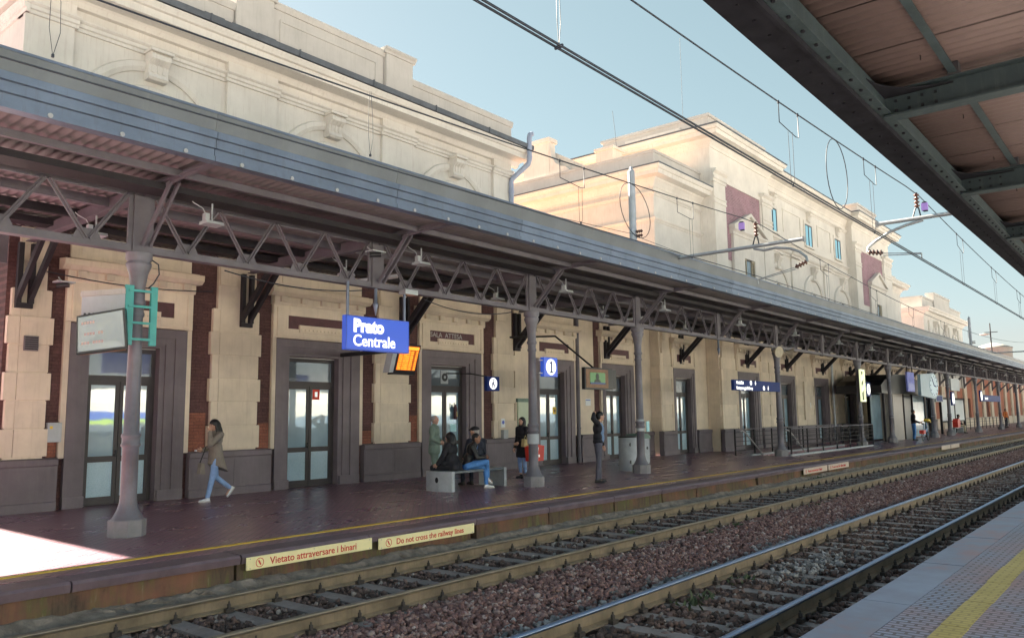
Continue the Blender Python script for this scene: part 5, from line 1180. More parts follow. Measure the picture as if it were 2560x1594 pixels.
warn(5.84, 7.90, -.205, -.045, 'Vietato attraversare i binari', 'pale yellow sign in Italian with red letters on the platform face', 'warn', fs=.128)
warn(8.03, 10.12, -.235, -.075, 'Do not cross the railway lines', 'pale yellow sign in English with red letters on the platform face', 'warn', fs=.122)
warn(25.6, 27.8, -.25, -.07, 'Vietato attraversare i binari', 'faded pink Italian warning plate farther along the platform face', 'warnfar', fs=.12); warn(27.95, 30.1, -.25, -.07, 'Do not cross the railway lines', 'faded pink English warning plate farther along the platform face', 'warnfar', fs=.12)
warn(45.0, 47.0, -.25, -.05, None, 'left of two small distant pale plates on the platform face', 'warnfar'); warn(47.2, 49.2, -.25, -.05, None, 'right of two small distant pale plates on the platform face', 'warnfar')
# ------------------------------------------------------------------ things on and against the wall
def wallbox(nm, x0, x1, z0, z1, y, d, mat, lab, cat, grp=None):
    t = E(nm, (x0, y, z0), lab, cat, grp); cabinet(t, x0, x1, y-d, y, z0, z1, mat); return t
t = wallbox('electrical_box', 6.24, 6.5, 1.30, 1.68, YB-.01, .10, 'housing', 'pale blue-grey meter box on the brick beside the far left door', 'meter box'); MB().box(6.28, YB-.115, 1.56, 6.33, YB-.111, 1.61).build('label', M['yellow'], t)
t = wallbox('vent_cover', 5.72, 5.98, 3.05, 3.34, YB-.12, .03, 'granite', 'dark square vent cover on the cream quoins at far left', 'vent'); b = MB()
for i in range(6): b.box(5.74, YB-.16, 3.08+i*.042, 5.96, YB-.15, 3.10+i*.042)
b.build('slat', M['wallsteel'], t)
t = wallbox('notice_board', 20.62, 21.4, 1.05, 2.16, YB-.085, .06, 'board', 'pale green notice board on the wall behind the woman with red bag', 'notice board'); MB().box(20.58, YB-.17, 2.16, 21.44, YB-.08, 2.28).build('top_rail', M['greenmetal'], t)
t = wallbox('ashtray_box', 19.75, 19.98, .98, 1.26, YB-.12, .12, 'concrete', 'small grey wall bin under a smoking notice', 'wall bin')
t = wallbox('smoking_notice', 19.76, 19.96, 1.34, 1.62, YB-.115, .008, 'paper', 'small white notice with blue figure above the grey wall bin', 'notice'); disc(t, 19.86, 1.50, YB-.125, .06, 'blue', 'print')
t = wallbox('paper_notice', 20.5, 20.72, .98, 1.25, YB-.175, .006, 'paper', 'white sheet pinned low on the wall beside the green board', 'notice')
t = wallbox('wall_plate', 24.65, 25.0, 2.05, 2.3, YB-.075, .01, 'paper', 'small pale plate on the cream strip behind the man with raised arm', 'notice'); b = MB().box(24.68, YB-.09, 2.24, 24.97, YB-.085, 2.27); b.build('print', M['blue'], t)
t = wallbox('paper_notice', 44.9, 45.35, 1.95, 2.25, YT-.135, .008, 'paper', 'small white notice on the far quoins right of the subway sign', 'notice')
t = wallbox('door_poster', 12.62, 12.84, 2.18, 2.44, YB+.188, .006, 'redprint', 'red poster stuck high on the second glass door', 'poster'); MB().box(12.69, YB+.178, 2.25, 12.77, YB+.181, 2.38).build('print', M['glowprint'], t)
t = wallbox('door_sticker', 17.72, 17.98, 1.25, 1.47, YB+.188, .006, 'cyanpaper', 'pale cyan sheet taped to the waiting room door', 'notice')
t = wallbox('door_sticker', 22.98, 23.18, 1.75, 2.0, YB+.188, .006, 'yellow', 'yellow square sticker on the door behind the second column', 'sticker'); MB().prof([(23.08+.06*math.cos(a), 1.87+.06*math.sin(a)) for a in np.arange(0, 6.28, .5)], YB+.178, YB+.181, 'y').build('print', M['tan'], t)
t = wallbox('air_conditioner', 17.3, 17.62, 2.70, 3.10, YB+.188, .02, 'housing', 'white square fan unit seen in the transom over the waiting room door', 'fan unit'); b = MB()
b.lathe((0, 0, 0), [(.125, 0), (.125, .006)], 20); b.v = [(17.46+x, YB+.166-z, 2.90+y) for x, y, z in b.v]; b.build('fan', M['black'], t)
b = MB().lathe((0, 0, 0), [(.045, 0), (.045, .006)], 14); b.v = [(17.46+x, YB+.158-z, 2.90+y) for x, y, z in b.v]; b.build('hub', M['housing'], t)
t = E('fire_extinguisher', (17.95, YB+.12, 1.8), 'dark red fire extinguisher hanging at the waiting room door glass', 'extinguisher')
MB().lathe((17.88, YB+.115, 1.62), [(.05, 0), (.062, .02), (.062, .34), (.03, .42), (.025, .45)], 12).build('cylinder', M['plaque'], t); MB().box(17.86, YB+.046, 1.70, 17.90, YB+.051, 1.86).build('label', M['straw'], t); MB().tube([(17.88, YB+.1, 2.05), (17.80, YB+.1, 2.12), (17.80, YB+.1, 1.9)], .012, 6).build('hose', M['black'], t)
# pipes on the far facade
t = E('downpipe', (48.9, YT-.3, 0), 'pale grey leaning conduit pipe against the quoins beyond the stair railing', 'pipe'); MB().tube([(48.95, YT-.25, 0), (48.9, YT-.25, 4.6)], .07, 10).build('pipe', M['steelpole'], t)
t = E('canvas_strip', (45.6, YT-.2, 0), 'long narrow tan cover hanging on the far quoins between two doors', 'cover'); MB().box(44.3, YT-.19, 1.3, 45.1, YT-.115, 3.4).build('sheet', M['tan'] if 0 else M['cream'], t)
# ------------------------------------------------------------------ bench, bins
t = E('bench', (14.25, 13.2, 0), 'long dark stone bench on curved pale concrete ends with round emblem', 'bench')
MB().prof([(12.86, .40), (12.86, .455), (13.62, .455), (13.62, .40)], 13.36, 15.2).build('seat', M['benchseat'], t, bevel=.012)
def endp(x, s, lab=None):
    n = 10; pts = []
    for i in range(n+1):
        v = i/n; pts.append((12.82+.84*v, x+s*.10*(1-(2*v-1)**2)))
    poly = [(xx, yy) for yy, xx in pts]+[(xx-s*.10, yy) for yy, xx in pts[::-1]]
    o = MB().prof(poly, 0, .452, 'z').build('bench_end', M['concrete'], t, bevel=.01); return o
e1 = endp(13.30, -1); e2 = endp(15.24, 1)
b = MB().lathe((0, 0, 0), [(.05, 0), (.05, .004)], 14); b.v = [(13.19-z, 13.2+x, .26+y*1.3) for x, y, z in b.v]; b.build('emblem', M['black'], e1)
b0 = E('litter_bin', (21.3, 13.05, 0), 'tall pale grey cylindrical litter bin with two dark emblems left of the column', 'bin')
MB().lathe((21.3, 13.05, 0), [(.28, 0), (.28, 1.0), (.265, 1.01)], 24).build('shell', M['concrete'], b0); MB().lathe((21.3, 13.05, 1.0), [(.25, 0), (.29, .01), (.29, .045), (.2, .05)], 24).build('rim', M['black'], b0)
for z in (.80, .28):
    b = MB().lathe((0, 0, 0), [(.055, 0), (.055, .012)], 12); b.v = [(21.3-.20+x*.8, 13.05-.205-z2, z+y) for x, y, z2 in b.v]; b.build('emblem', M['black'], b0)
b1 = E('litter_bin', (22.85, 13.6, 0), 'grey box litter bin with faded green domed lid behind the column', 'bin')
MB().box(22.45, 13.35, .12, 23.15, 13.85, .92).build('shell', M['concrete'], b1, bevel=.02); MB().prof([(22.42, .92), (23.18, .92), (23.16, 1.0), (23.0, 1.08), (22.6, 1.08), (22.44, 1.0)], 13.33, 13.87, 'y').build('lid', M['greenmetal'], b1)
for x in (22.6, 22.98): b = MB().lathe((0, 0, 0), [(.05, 0), (.05, .006)], 12); b.v = [(x+a, 13.35-c, .62+bb) for a, bb, c in b.v]; b.build('emblem', M['black'], b1)
MB().box(22.5, 13.4, 0, 22.56, 13.8, .12).box(23.04, 13.4, 0, 23.1, 13.8, .12).build('foot', M['black'], b1)
t = E('column_poster', (20.6, 12.0, 1.4), 'torn paper and tape wrapped round the third column', 'poster'); MB().lathe((20.6, 12.18, 1.22), [(.124, 0), (.124, .34)], 14).build('wrap', M['housing'], t); MB().box(20.7, 12.02, 1.2, 20.86, 12.04, 1.5).build('flap', M['cyanpaper'], t)
t = E('column_notice', (15.5, 12.0, 1.0), 'pale scuffed paper band wrapped round the second column', 'poster'); MB().lathe((15.5, 12.18, 1.02), [(.146, 0), (.146, .24)], 14).build('wrap', M['housing'], t)
# stair railings
def railing(pts, lab, nb, end=True):
    t = E('stair_railing', (pts[0][0], pts[0][1], 0), lab, 'railing')
    for i in range(len(pts)-1):
        a, b = Vector(pts[i]+(0,)), Vector(pts[i+1]+(0,)); L = (b-a).length; n = max(1, round(L/1.9))
        for k in range(n+1):
            if k == 0 and i > 0: continue
            p = a.lerp(b, k/n); MB().box(p.x-.025, p.y-.025, .06, p.x+.025, p.y+.025, 1.08).build('post', M['wallsteel'], t)
        for z in np.linspace(.25, .95, nb): MB().bar(a+Vector((0, 0, z)), b+Vector((0, 0, z)), .016, .022).build('rail_bar', M['wallsteel'], t)
        MB().bar(a+Vector((0, 0, 1.07)), b+Vector((0, 0, 1.07)), .05, .035).build('top_rail', M['steel'], t)
    return t
ra = railing([(31.62, 11.86), (42.75, 11.86), (42.75, 13.3)], 'dark grid railing along the track side of the subway stairs', 5)
rb = railing([(42.75, 13.38), (29.8, 13.38)], 'dark railing along the wall side of the subway stairs', 5)
for par, y in ((ra, 12.0), (rb, 13.15)):
    x0 = 31.6 if y < 12.5 else 29.9
    MB().tube([(x0-.1, y, .98), (x0+.1, y, 1.02), (x0+.4, y, .92), (x0+2.4, y, -.18), (x0+5.5, y, -1.9)], .028, 8).build('handrail', M['alu'], par)
# lift kiosk
M['kiosk'] = pmat('brushed_tan_steel', (.26, .22, .19), .4, .1, 2, 40, .05)
t = E('lift_kiosk', (51, 12.9, 0), 'lift kiosk with curved dark blue roof, steel panel and glass sides among the far columns', 'kiosk')
MB().box(51.0, 12.9, 0, 51.3, 13.6, 2.75).box(51.3, 12.9, 0, 53.2, 12.98, 2.75).build('steel_panel', M['kiosk'], t)
MB().box(53.2, 12.95, 0, 53.4, 15, 2.75).box(53.4, 12.92, 0, 55.4, 13.0, 2.7).build('dark_door', M['black'], t)
MB().box(55.4, 12.9, .1, 58.6, 12.95, 2.7).build('glass_side', M['glass'], t); MB().box(49.0, 13.6, .1, 51.0, 13.64, 2.7).build('glass_side', M['glass'], t)
MB().prof([(48.2, 2.75), (59.2, 2.75), (59.2, 3.25), (57.5, 3.6), (54, 3.95), (51, 3.9), (49, 3.5), (48.2, 3.2)], 12.75, 15.3, 'y').build('curved_roof', M['black'], t)
for x in (49, 53.3, 55.4, 58.6): MB().box(x-.06, 12.85, 0, x+.06, 12.97, 2.75).build('frame_post', M['wallsteel'], t)
t = E('poster_case', (59.5, 13.5, 0), 'bright cream lit poster wall behind the person with bicycle', 'poster case'); M['posterlit'] = emat('lit_cream_poster', (1, .93, .62), .05, (.8, .75, .5)); MB().box(57.0, 13.9, .4, 60.2, 14.0, 2.5).build('poster', M['posterlit'], t); MB().box(58.7, 13.85, 1.9, 59.5, 13.9, 2.4).build('notice', M['black'], t)
t = E('waiting_shelter', (69, 13.5, 0), 'dark framed glass waiting shelter among the far columns', 'shelter')
for x in (66.2, 68.6, 70.9, 74.6): MB().box(x-.07, 13.4, 0, x+.07, 13.55, 2.6).build('frame_post', M['wallsteel'], t)
MB().box(66.2, 13.38, 2.55, 74.7, 13.6, 2.7).box(66.2, 13.4, .85, 74.6, 13.5, .95).build('frame_rail', M['wallsteel'], t)
for a, b in ((66.3, 68.5), (68.7, 70.8), (71, 74.5)): MB().box(a, 13.45, .95, b, 13.48, 2.55).build('pane', M['paper'], t)
railing([(72, 13.6), (98, 13.6)], 'long pale railing in front of the far red wall', 4)
t = E('waiting_bench', (68.5, 12.9, 0), 'low dark bench under the seated person at the far shelter', 'bench'); MB().box(66.8, 12.7, .4, 70.2, 13.2, .46).build('seat', M['benchseat'], t); MB().box(67, 12.75, 0, 67.15, 13.15, .4).box(69.8, 12.75, 0, 69.95, 13.15, .4).build('leg', M['concrete'], t)
t = E('monitor_box', (60.5, 12.2, 2.4), 'small dark screen box hanging under the clock', 'monitor'); MB().box(58.4, 12.1, 2.3, 60.4, 12.4, 2.75).build('case', M['housing'], t); MB().box(58.5, 12.09, 2.34, 60.2, 12.1, 2.7).build('screen', M['navy'], t)
# train standing behind the near platform: seen only as reflections in the door glass
t = E('passenger_train', (20, -7, 0), 'white train with blue and green stripes standing behind the viewpoint, seen reflected in door glass', 'train')
MB().prof([(-9.6, .2), (-7.02, .2), (-7.0, .9), (-7.0, 2.6), (-7.3, 3.3), (-9.3, 3.3), (-9.6, 2.6)], -60, 130).build('body', M['trainwhite'], t)
MB().box(-60, -7.0, 1.0, 20, -6.985, 1.55).build('window_band', M['glass_dark'], t); MB().box(24, -7.0, .25, 130, -6.985, 1.85).build('lower_side', M['trainlow'], t); MB().box(-60, -7.0, 1.75, 24, -6.985, 2.15).build('stripe', M['trainblue'], t); MB().box(-60, -7.0, 1.57, 24, -6.985, 1.74).build('stripe', M['traingreen'], t)
MB().box(-60, -7.05, -.5, 130, -9.4, .19).build('underframe', M['black'], t)
# ------------------------------------------------------------------ people
def V3(*a): return Vector(a)
class Fig:
    """collects tapered limbs and ellipsoids and fuses them into one continuous skin"""
    def __init__(s): s.b = MB()
    def c(s, a, ra, b, rb, n=12):
        a, b = Vector(a), Vector(b); d = b-a; L = d.length
        if L < 1e-5: return s.e(a, (ra, ra, ra))
        d /= L; ref = d.cross(Vector((0, 0, 1)))
        if ref.length < 1e-3: ref = d.cross(Vector((1, 0, 0)))
        ref.normalize(); t = d.cross(ref); pts = []
        for th in (-90, -60, -30, 0): pts.append((a+d*ra*math.sin(R(th)), max(1e-4, ra*math.cos(R(th)))))
        for th in (0, 30, 60, 90): pts.append((b+d*rb*math.sin(R(th)), max(1e-4, rb*math.cos(R(th)))))
        vs = [p+(ref*math.cos(2*math.pi*j/n)+t*math.sin(2*math.pi*j/n))*r for p, r in pts for j in range(n)]
        k = len(pts); s.b.add(vs, [(i*n+j, i*n+(j+1) % n, (i+1)*n+(j+1) % n, (i+1)*n+j) for i in range(k-1) for j in range(n)]+[tuple(range(n))[::-1], tuple(range((k-1)*n, k*n))]); return s
    def loft(s, rings, n=18):
        vs = []
        for cx, cy, rx, ry, zf, zb in rings:
            for j in range(n):
                a = 2*math.pi*j/n; c, q = math.cos(a), math.sin(a); vs.append((cx+rx*c, cy+ry*q, (zf+zb)/2+(zf-zb)/2*c))
        k = len(rings); s.b.add(vs, [(i*n+j, i*n+(j+1) % n, (i+1)*n+(j+1) % n, (i+1)*n+j) for i in range(k-1) for j in range(n)]+[tuple(range(n))[::-1], tuple(range((k-1)*n, k*n))]); return s
    def e(s, c, r, rot=None): s.b.ell(c, r, 14, 10, rot); return s
    def chain(s, pts, rs):
        for i in range(len(pts)-1): s.c(pts[i], rs[i], pts[i+1], rs[i+1])
        return s
    def bake(s, name, mat, parent, vox=.012, it=4, disp=0):
        me = s.b.mesh(name, mat); o = bpy.data.objects.new(name, me); COL.objects.link(o)
        r = o.modifiers.new('r', 'REMESH'); r.mode = 'VOXEL'; r.voxel_size = vox; r.use_smooth_shade = True
        q = o.modifiers.new('s', 'SMOOTH'); q.iterations = it; q.factor = .5
        if disp:
            tx = bpy.data.textures.new('folds', 'CLOUDS'); tx.noise_scale = .11; dm = o.modifiers.new('d', 'DISPLACE'); dm.texture = tx; dm.strength = disp; dm.mid_level = .5
        dg = bpy.context.evaluated_depsgraph_get(); m2 = bpy.data.meshes.new_from_object(o.evaluated_get(dg)); o.modifiers.clear(); o.data = m2
        m2.materials.clear(); m2.materials.append(mat); m2.polygons.foreach_set('use_smooth', [True]*len(m2.polygons)); bpy.data.meshes.remove(me)
        o.parent = parent; ORG[o.name] = Vector((0, 0, 0)); return o
def hand(f, w, d, side, curl=.5, n=None):
    d = Vector(d).normalized(); n = Vector(n or (0, side, 0)); n = (n-d*n.dot(d)).normalized(); s = d.cross(n)
    f.c(w, .026, w+d*.05, .030); f.c(w+d*.045-s*.022, .019, w+d*.085-s*.024, .016); f.c(w+d*.045+s*.022, .019, w+d*.08+s*.024, .016)
    for i, l in enumerate((.066, .074, .070, .054)):
        o = s*(-.030+.020*i); p = w+d*.09+o; q = p+(d*(1-curl*.5)-n*curl*.6).normalized()*l*.55; f.c(p, .0095, q, .009); f.c(q, .009, q+(d*(1-curl)-n*curl).normalized()*l*.45, .008)
    t0 = w+d*.03-s*.03; t1 = t0-s*.03+d*.035-n*.01; f.c(t0, .013, t1, .0105); f.c(t1, .0105, t1+d*.035-n*.012, .009)
def stand():
    J = dict(pel=V3(0, 0, .96), chest=V3(0, 0, 1.28), neck=V3(.0, 0, 1.48), head=V3(.02, 0, 1.62))
    for n, s in (('L', 1), ('R', -1)):
        J['sh'+n] = V3(0, .185*s, 1.42); J['el'+n] = V3(-.02, .235*s, 1.13); J['wr'+n] = V3(.06, .235*s, .88); J['hd'+n] = V3(.25, 0, -1)
        J['hip'+n] = V3(0, .09*s, .92); J['kn'+n] = V3(.02, .10*s, .50); J['an'+n] = V3(-.02, .10*s, .085); J['to'+n] = V3(1, 0, 0)
    return J
def sit():
    J = dict(pel=V3(-.02, 0, .57), chest=V3(.02, 0, .90), neck=V3(.05, 0, 1.10), head=V3(.08, 0, 1.235))
    for n, s in (('L', 1), ('R', -1)):
        J['sh'+n] = V3(.02, .185*s, 1.04); J['el'+n] = V3(.06, .25*s, .77); J['wr'+n] = V3(.28, .17*s, .66); J['hd'+n] = V3(1, -.3*s, -.2)
        J['hip'+n] = V3(0, .10*s, .545); J['kn'+n] = V3(.43, .12*s, .52); J['an'+n] = V3(.42, .12*s, .085); J['to'+n] = V3(1, 0, 0)
    return J
def person(loc, rz, label, J, skin, top, legs, shoe, hair, scale=1.0, coat=None, hy=0, hp=0, hairstyle='short', fat=1.0, vox=.0095, group=None, ankle_skin=False, curl=.5, face=True, disp=.012, cap=None, collar=None):
    t = E('person', loc, label, 'person', group, rz or 1e-6); t.scale = (scale,)*3
    HR = Matrix.Rotation(hy, 3, 'Z') @ Matrix.Rotation(hp, 3, 'Y'); H = J['head']
    def hd(x, y, z): return H+HR @ V3(x, y, z)
    b = Fig()
    b.e(H, (.096, .076, .115), HR); b.e(hd(.028, 0, -.065), (.062, .056, .058), HR); b.e(hd(.095, 0, -.012), (.020, .013, .022), HR); b.c(hd(.088, 0, .03), .010, hd(.103, 0, -.015), .012)
    for s in (-1, 1): b.e(hd(-.005, .077*s, -.01), (.018, .010, .030), HR)
    b.c(J['neck']-V3(0, 0, .06), .060, hd(-.02, 0, -.07), .052)
    b.c(J['chest'], .10, J['pel'], .10); b.c(J['shL'], .05, J['shR'], .05)
    for n, s in (('L', 1), ('R', -1)):
        b.chain([J['sh'+n], J['el'+n], J['wr'+n]], [.046, .038, .026]); hand(b, J['wr'+n], J['hd'+n], s, curl)
        b.chain([J['hip'+n], J['kn'+n], J['an'+n]], [.072, .048, .036]); b.c(J['an'+n]-V3(0, 0, .04), .03, J['an'+n]-V3(0, 0, .045)+J['to'+n].normalized()*.12, .026)
    b.bake('body', skin, t, vox*.85, 2)
    if face:
        for s in (-1, 1):
            e = MB().ell(hd(.083, .030*s, .016), (.010, .013, .008), 8, 6, HR).build('eye', M['black'], t); e.location = (0, 0, 0)
            MB().ell(hd(.086, .032*s, .038), (.008, .022, .005), 8, 5, HR).build('eyebrow', hair, t)
        MB().ell(hd(.086, 0, -.062), (.008, .024, .006), 8, 5, HR).build('mouth', M['redprint'] if 0 else M['plaque'], t)
    # trousers
    g = Fig(); g.e(J['pel']-V3(0, 0, .02), (.115*fat, .165*fat, .125))
    for n, s in (('L', 1), ('R', -1)):
        an = J['an'+n]+(J['kn'+n]-J['an'+n])*(.22 if ankle_skin else .02)
        g.c(J['hip'+n], .092*fat, J['kn'+n], .064); g.c(J['kn'+n], .063, an, .047)
    g.bake('trousers', legs, t, vox, 3, disp*.8)
    # shoes
    for n in 'LR':
        a, d = J['an'+n], J['to'+n].normalized(); f = Fig(); up = V3(0, 0, 1); up = (up-d*up.dot(d)).normalized()
        f.c(a+up*.0, .045, a-up*.045-d*.02, .042); f.c(a-up*.045-d*.025, .038, a-up*.055+d*.09, .038); f.c(a-up*.05+d*.06, .042, a-up*.06+d*.16, .030)
        o = f.bake('shoe', shoe, t, .010, 2)
        q = d.cross(up); m_ = MB(); pts = []
        for u, w in ((-.065, .028), (-.03, .038), (.05, .038), (.11, .042), (.165, .034), (.195, .012)): pts.append((u, w))
        ring = [(u, w) for u, w in pts]+[(u, -w) for u, w in pts[::-1]]; vs = [a-up*.082+d*u+q*w for u, w in ring]+[a-up*.060+d*u+q*w for u, w in ring]; k = len(ring)
        m_.add(vs, [(i, (i+1) % k, k+(i+1) % k, k+i) for i in range(k)]+[tuple(range(k))[::-1], tuple(range(k, 2*k))]); so_ = m_.build('sole', M['alu'] if shoe == M['white_shoe'] else M['sole'], o)
    # jacket
    j = Fig(); j.e(J['chest']+V3(0, 0, .03), (.125*fat, .185*fat, .17)); j.e(J['pel']+(J['chest']-J['pel'])*.42, (.122*fat, .17*fat, .17)); j.c(J['shL']-V3(0, 0, .015), .075, J['shR']-V3(0, 0, .015), .075); j.c(J['neck']-V3(0, 0, .05), .082, J['neck']-V3(0, 0, .0), .070)
    j.e(J['pel']+(J['chest']-J['pel'])*.1, (.13*fat, .178*fat, .10))
    for n in 'LR':
        w = J['el'+n]+(J['wr'+n]-J['el'+n])*.93; j.chain([J['sh'+n]-V3(0, 0, .01), J['el'+n], w], [.072*fat**.5, .060, .047])
    if coat and len(coat[0]) == 6: j.loft(coat)
    elif coat:
        for p, r in coat: j.c(J['pel']+V3(0, 0, .1), .14, V3(*p), r)
    j.bake('jacket', top, t, vox*1.05, 3, disp)
    if collar: Fig().c(J['neck']+V3(.055, 0, -.06), .030, J['chest']+V3(.105, 0, .03), .028).bake('shirt', collar, t, .009, 2)
    # hair
    if hairstyle:
        h = Fig()
        if hairstyle == 'short': h.e(hd(-.018, 0, .030), (.100, .084, .098), HR); h.e(hd(-.045, 0, -.02), (.066, .080, .075), HR)
        elif hairstyle == 'balding': h.e(hd(-.022, 0, .012), (.094, .083, .104), HR)
        elif hairstyle == 'long':
            h.e(hd(-.018, 0, .030), (.106, .090, .100), HR); h.c(hd(-.06, 0, .0), .085, hd(-.09, 0, -.17), .075); h.c(hd(-.09, 0, -.17), .07, hd(-.12, 0, -.30), .035)
            for s in (-1, 1): h.c(hd(-.02, .065*s, .0), .035, hd(-.0, .085*s, -.16), .030); h.c(hd(-.0, .085*s, -.16), .03, hd(.02, .085*s, -.26), .018)
        elif hairstyle == 'mane':
            h.e(hd(-.02, 0, .025), (.112, .100, .102), HR); h.c(hd(-.05, 0, .0), .105, hd(-.06, 0, -.14), .125); h.c(hd(-.05, .05, -.12), .09, hd(-.04, -.05, -.12), .09)
        h.bake('hair', hair, t, .0105, 2, .012)
        # carve the face free: the hair shell sits behind the brow line by construction
    if cap:
        c = Fig(); c.e(hd(-.015, 0, .065), (.112, .098, .062), HR); c.c(hd(.06, -.035, .06), .022, hd(.135, 0, .045), .020); c.c(hd(.06, .035, .06), .022, hd(.135, 0, .045), .020); c.bake('cap', cap, t, .0105, 2)
    return t
def wp(t, p): # local point of a figure to world
    c, s = math.cos(t.rotation_euler.z), math.sin(t.rotation_euler.z); p = Vector(p)*t.scale.x; return V3(t.location.x+p.x*c-p.y*s, t.location.y+p.x*s+p.y*c, t.location.z+p.z)
# 1 woman walking past the first doors, looking at her phone
J = stand(); J['head'] = V3(.06, 0, 1.61); J['neck'] = V3(.02, 0, 1.47)
J['knL'] = V3(.10, .08, .50); J['anL'] = V3(.20, .08, .085); J['toL'] = V3(1, 0, .02); J['hipL'] = V3(.02, .08, .92)
J['knR'] = V3(-.06, -.08, .50); J['anR'] = V3(-.40, -.08, .25); J['toR'] = V3(.62, 0, -.78); J['hipR'] = V3(0, -.08, .92)
J['elL'] = V3(.24, .20, 1.20); J['wrL'] = V3(.20, .10, 1.47); J['hdL'] = V3(-.25, -.2, 1)
J['elR'] = V3(.02, -.21, 1.15); J['wrR'] = V3(.22, -.15, 1.07); J['hdR'] = V3(1, .1, .15)
w1 = person((9.15, 15.75, 0), R(178), 'walking woman in taupe coat and pale jeans with a hand at her face', J, M['skinA'], M['coat_taupe'], M['denim_light'], M['white_shoe'], M['hair'], .985,
       coat=[(.01, 0, .12, .165, 1.20, 1.20), (0, 0, .13, .17, 1.05, 1.05), (-.01, 0, .155, .185, .95, .90), (-.04, 0, .19, .20, .86, .72), (-.06, 0, .215, .21, .79, .60)], hp=R(14), hairstyle='long')
p = wp(w1, (.31, -.14, 1.095)); t = E('phone', p, 'small dark phone held out by the walking woman', 'phone'); MB().hexa([(p.x-.07, p.y-.03, p.z-.02), (p.x+.07, p.y-.03, p.z-.035), (p.x+.07, p.y+.03, p.z-.035), (p.x-.07, p.y+.03, p.z-.02), (p.x-.07, p.y-.03, p.z-.008), (p.x+.07, p.y-.03, p.z-.022), (p.x+.07, p.y+.03, p.z-.022), (p.x-.07, p.y+.03, p.z-.008)]).build('case', M['black'], t); MB().box(p.x-.08, p.y-.034, p.z-.035, p.x-.065, p.y+.034, p.z).build('bumper', M['white_shoe'], t)
p = wp(w1, (.27, -.10, .72)); t = E('handbag', p, 'taupe handbag hanging in front of the walking woman', 'handbag'); MB().prof([(p.x-.06, p.z-.13), (p.x+.07, p.z-.15), (p.x+.04, p.z+.08), (p.x-.03, p.z+.10)], p.y-.06, p.y+.06, 'y').build('pouch', M['tan'] if 0 else M['coat_taupe'], t, bevel=.02); MB().tube([(p.x-.03, p.y, p.z+.09), (p.x+.04, p.y-.01, p.z+.28), (p.x+.09, p.y, p.z+.42)], .012, 6).build('strap', M['black'], t)
# 2 older man in a sage jacket at the waiting room door
J = stand(); J['wrL'] = V3(.20, .10, 1.02); J['elL'] = V3(.02, .26, 1.13); J['hdL'] = V3(.6, -.8, -.1); J['wrR'] = V3(.18, -.08, 1.02); J['elR'] = V3(.02, -.26, 1.13); J['hdR'] = V3(.6, .8, -.1)
w2 = person((15.25, 15.35, 0), R(-62), 'grey haired man in a sage green jacket standing at the waiting room door', J, M['skinA'], M['greengrey'], M['greengrey'], M['sole'], M['greyhair'], 1.0, fat=1.12, hairstyle='balding', coat=[((0, .08, .80), .14), ((0, -.08, .80), .14)])
# 3 woman in black sitting with her back to the platform edge
J = sit(); J['elL'] = V3(.10, .28, .80); J['wrL'] = V3(.26, .24, .60); J['hdL'] = V3(.9, -.2, -.4); J['head'] = V3(.05, 0, 1.22)
w3 = person((13.72, 13.24, 0), R(112), 'woman in a black padded coat sitting on the bench with her back turned', J, M['skinA'], M['blackcloth'], M['blackcloth'], M['tan'], M['hair'], 1.0, fat=1.3, hairstyle='mane', coat=[((-.10, .12, .54), .13), ((-.10, -.12, .54), .13), ((.10, .14, .62), .10), ((.10, -.14, .62), .10)], disp=.02)
# 4 man in a leather jacket with crossed legs
J = sit(); J['chest'] = V3(.10, 0, .88); J['neck'] = V3(.17, 0, 1.06); J['head'] = V3(.22, .0, 1.185)
for n, s in (('L', 1), ('R', -1)):
    J['sh'+n] = V3(.12, .185*s, 1.00); J['el'+n] = V3(.22, .24*s, .74); J['wr'+n] = V3(.42, .06*s, .73); J['hd'+n] = V3(.8, -.7*s, -.05)
J['knR'] = V3(.46, .02, .63); J['anR'] = V3(.50, .20, .26); J['toR'] = V3(.75, .2, -.62); J['hipR'] = V3(0, -.10, .56); J['knL'] = V3(.44, .12, .50); J['anL'] = V3(.46, .14, .085)
w4 = person((14.10, 13.08, 0), R(-44), 'man in black leather jacket and bright blue jeans sitting cross-legged on the bench', J, M['skinB'], M['leather'], M['denim'], M['white_shoe'], M['hair'], 1.0, hy=R(-22), hairstyle='short', collar=M['shirt'])
# 5 person in a cap sitting on the far side of the bench
J = sit(); J['head'] = V3(.08, 0, 1.25)
w5 = person((14.80, 13.42, 0), R(75), 'person in a black cap and dark coat seated behind the man in the leather jacket', J, M['skinA'], M['navycloth'], M['navycloth'], M['sole'], M['greyhair'], 1.06, hy=R(35), fat=1.15, hairstyle='short', cap=M['blackcloth'], coat=[((-.10, .12, .52), .12), ((-.10, -.12, .52), .12), ((.10, .12, .6), .10)])
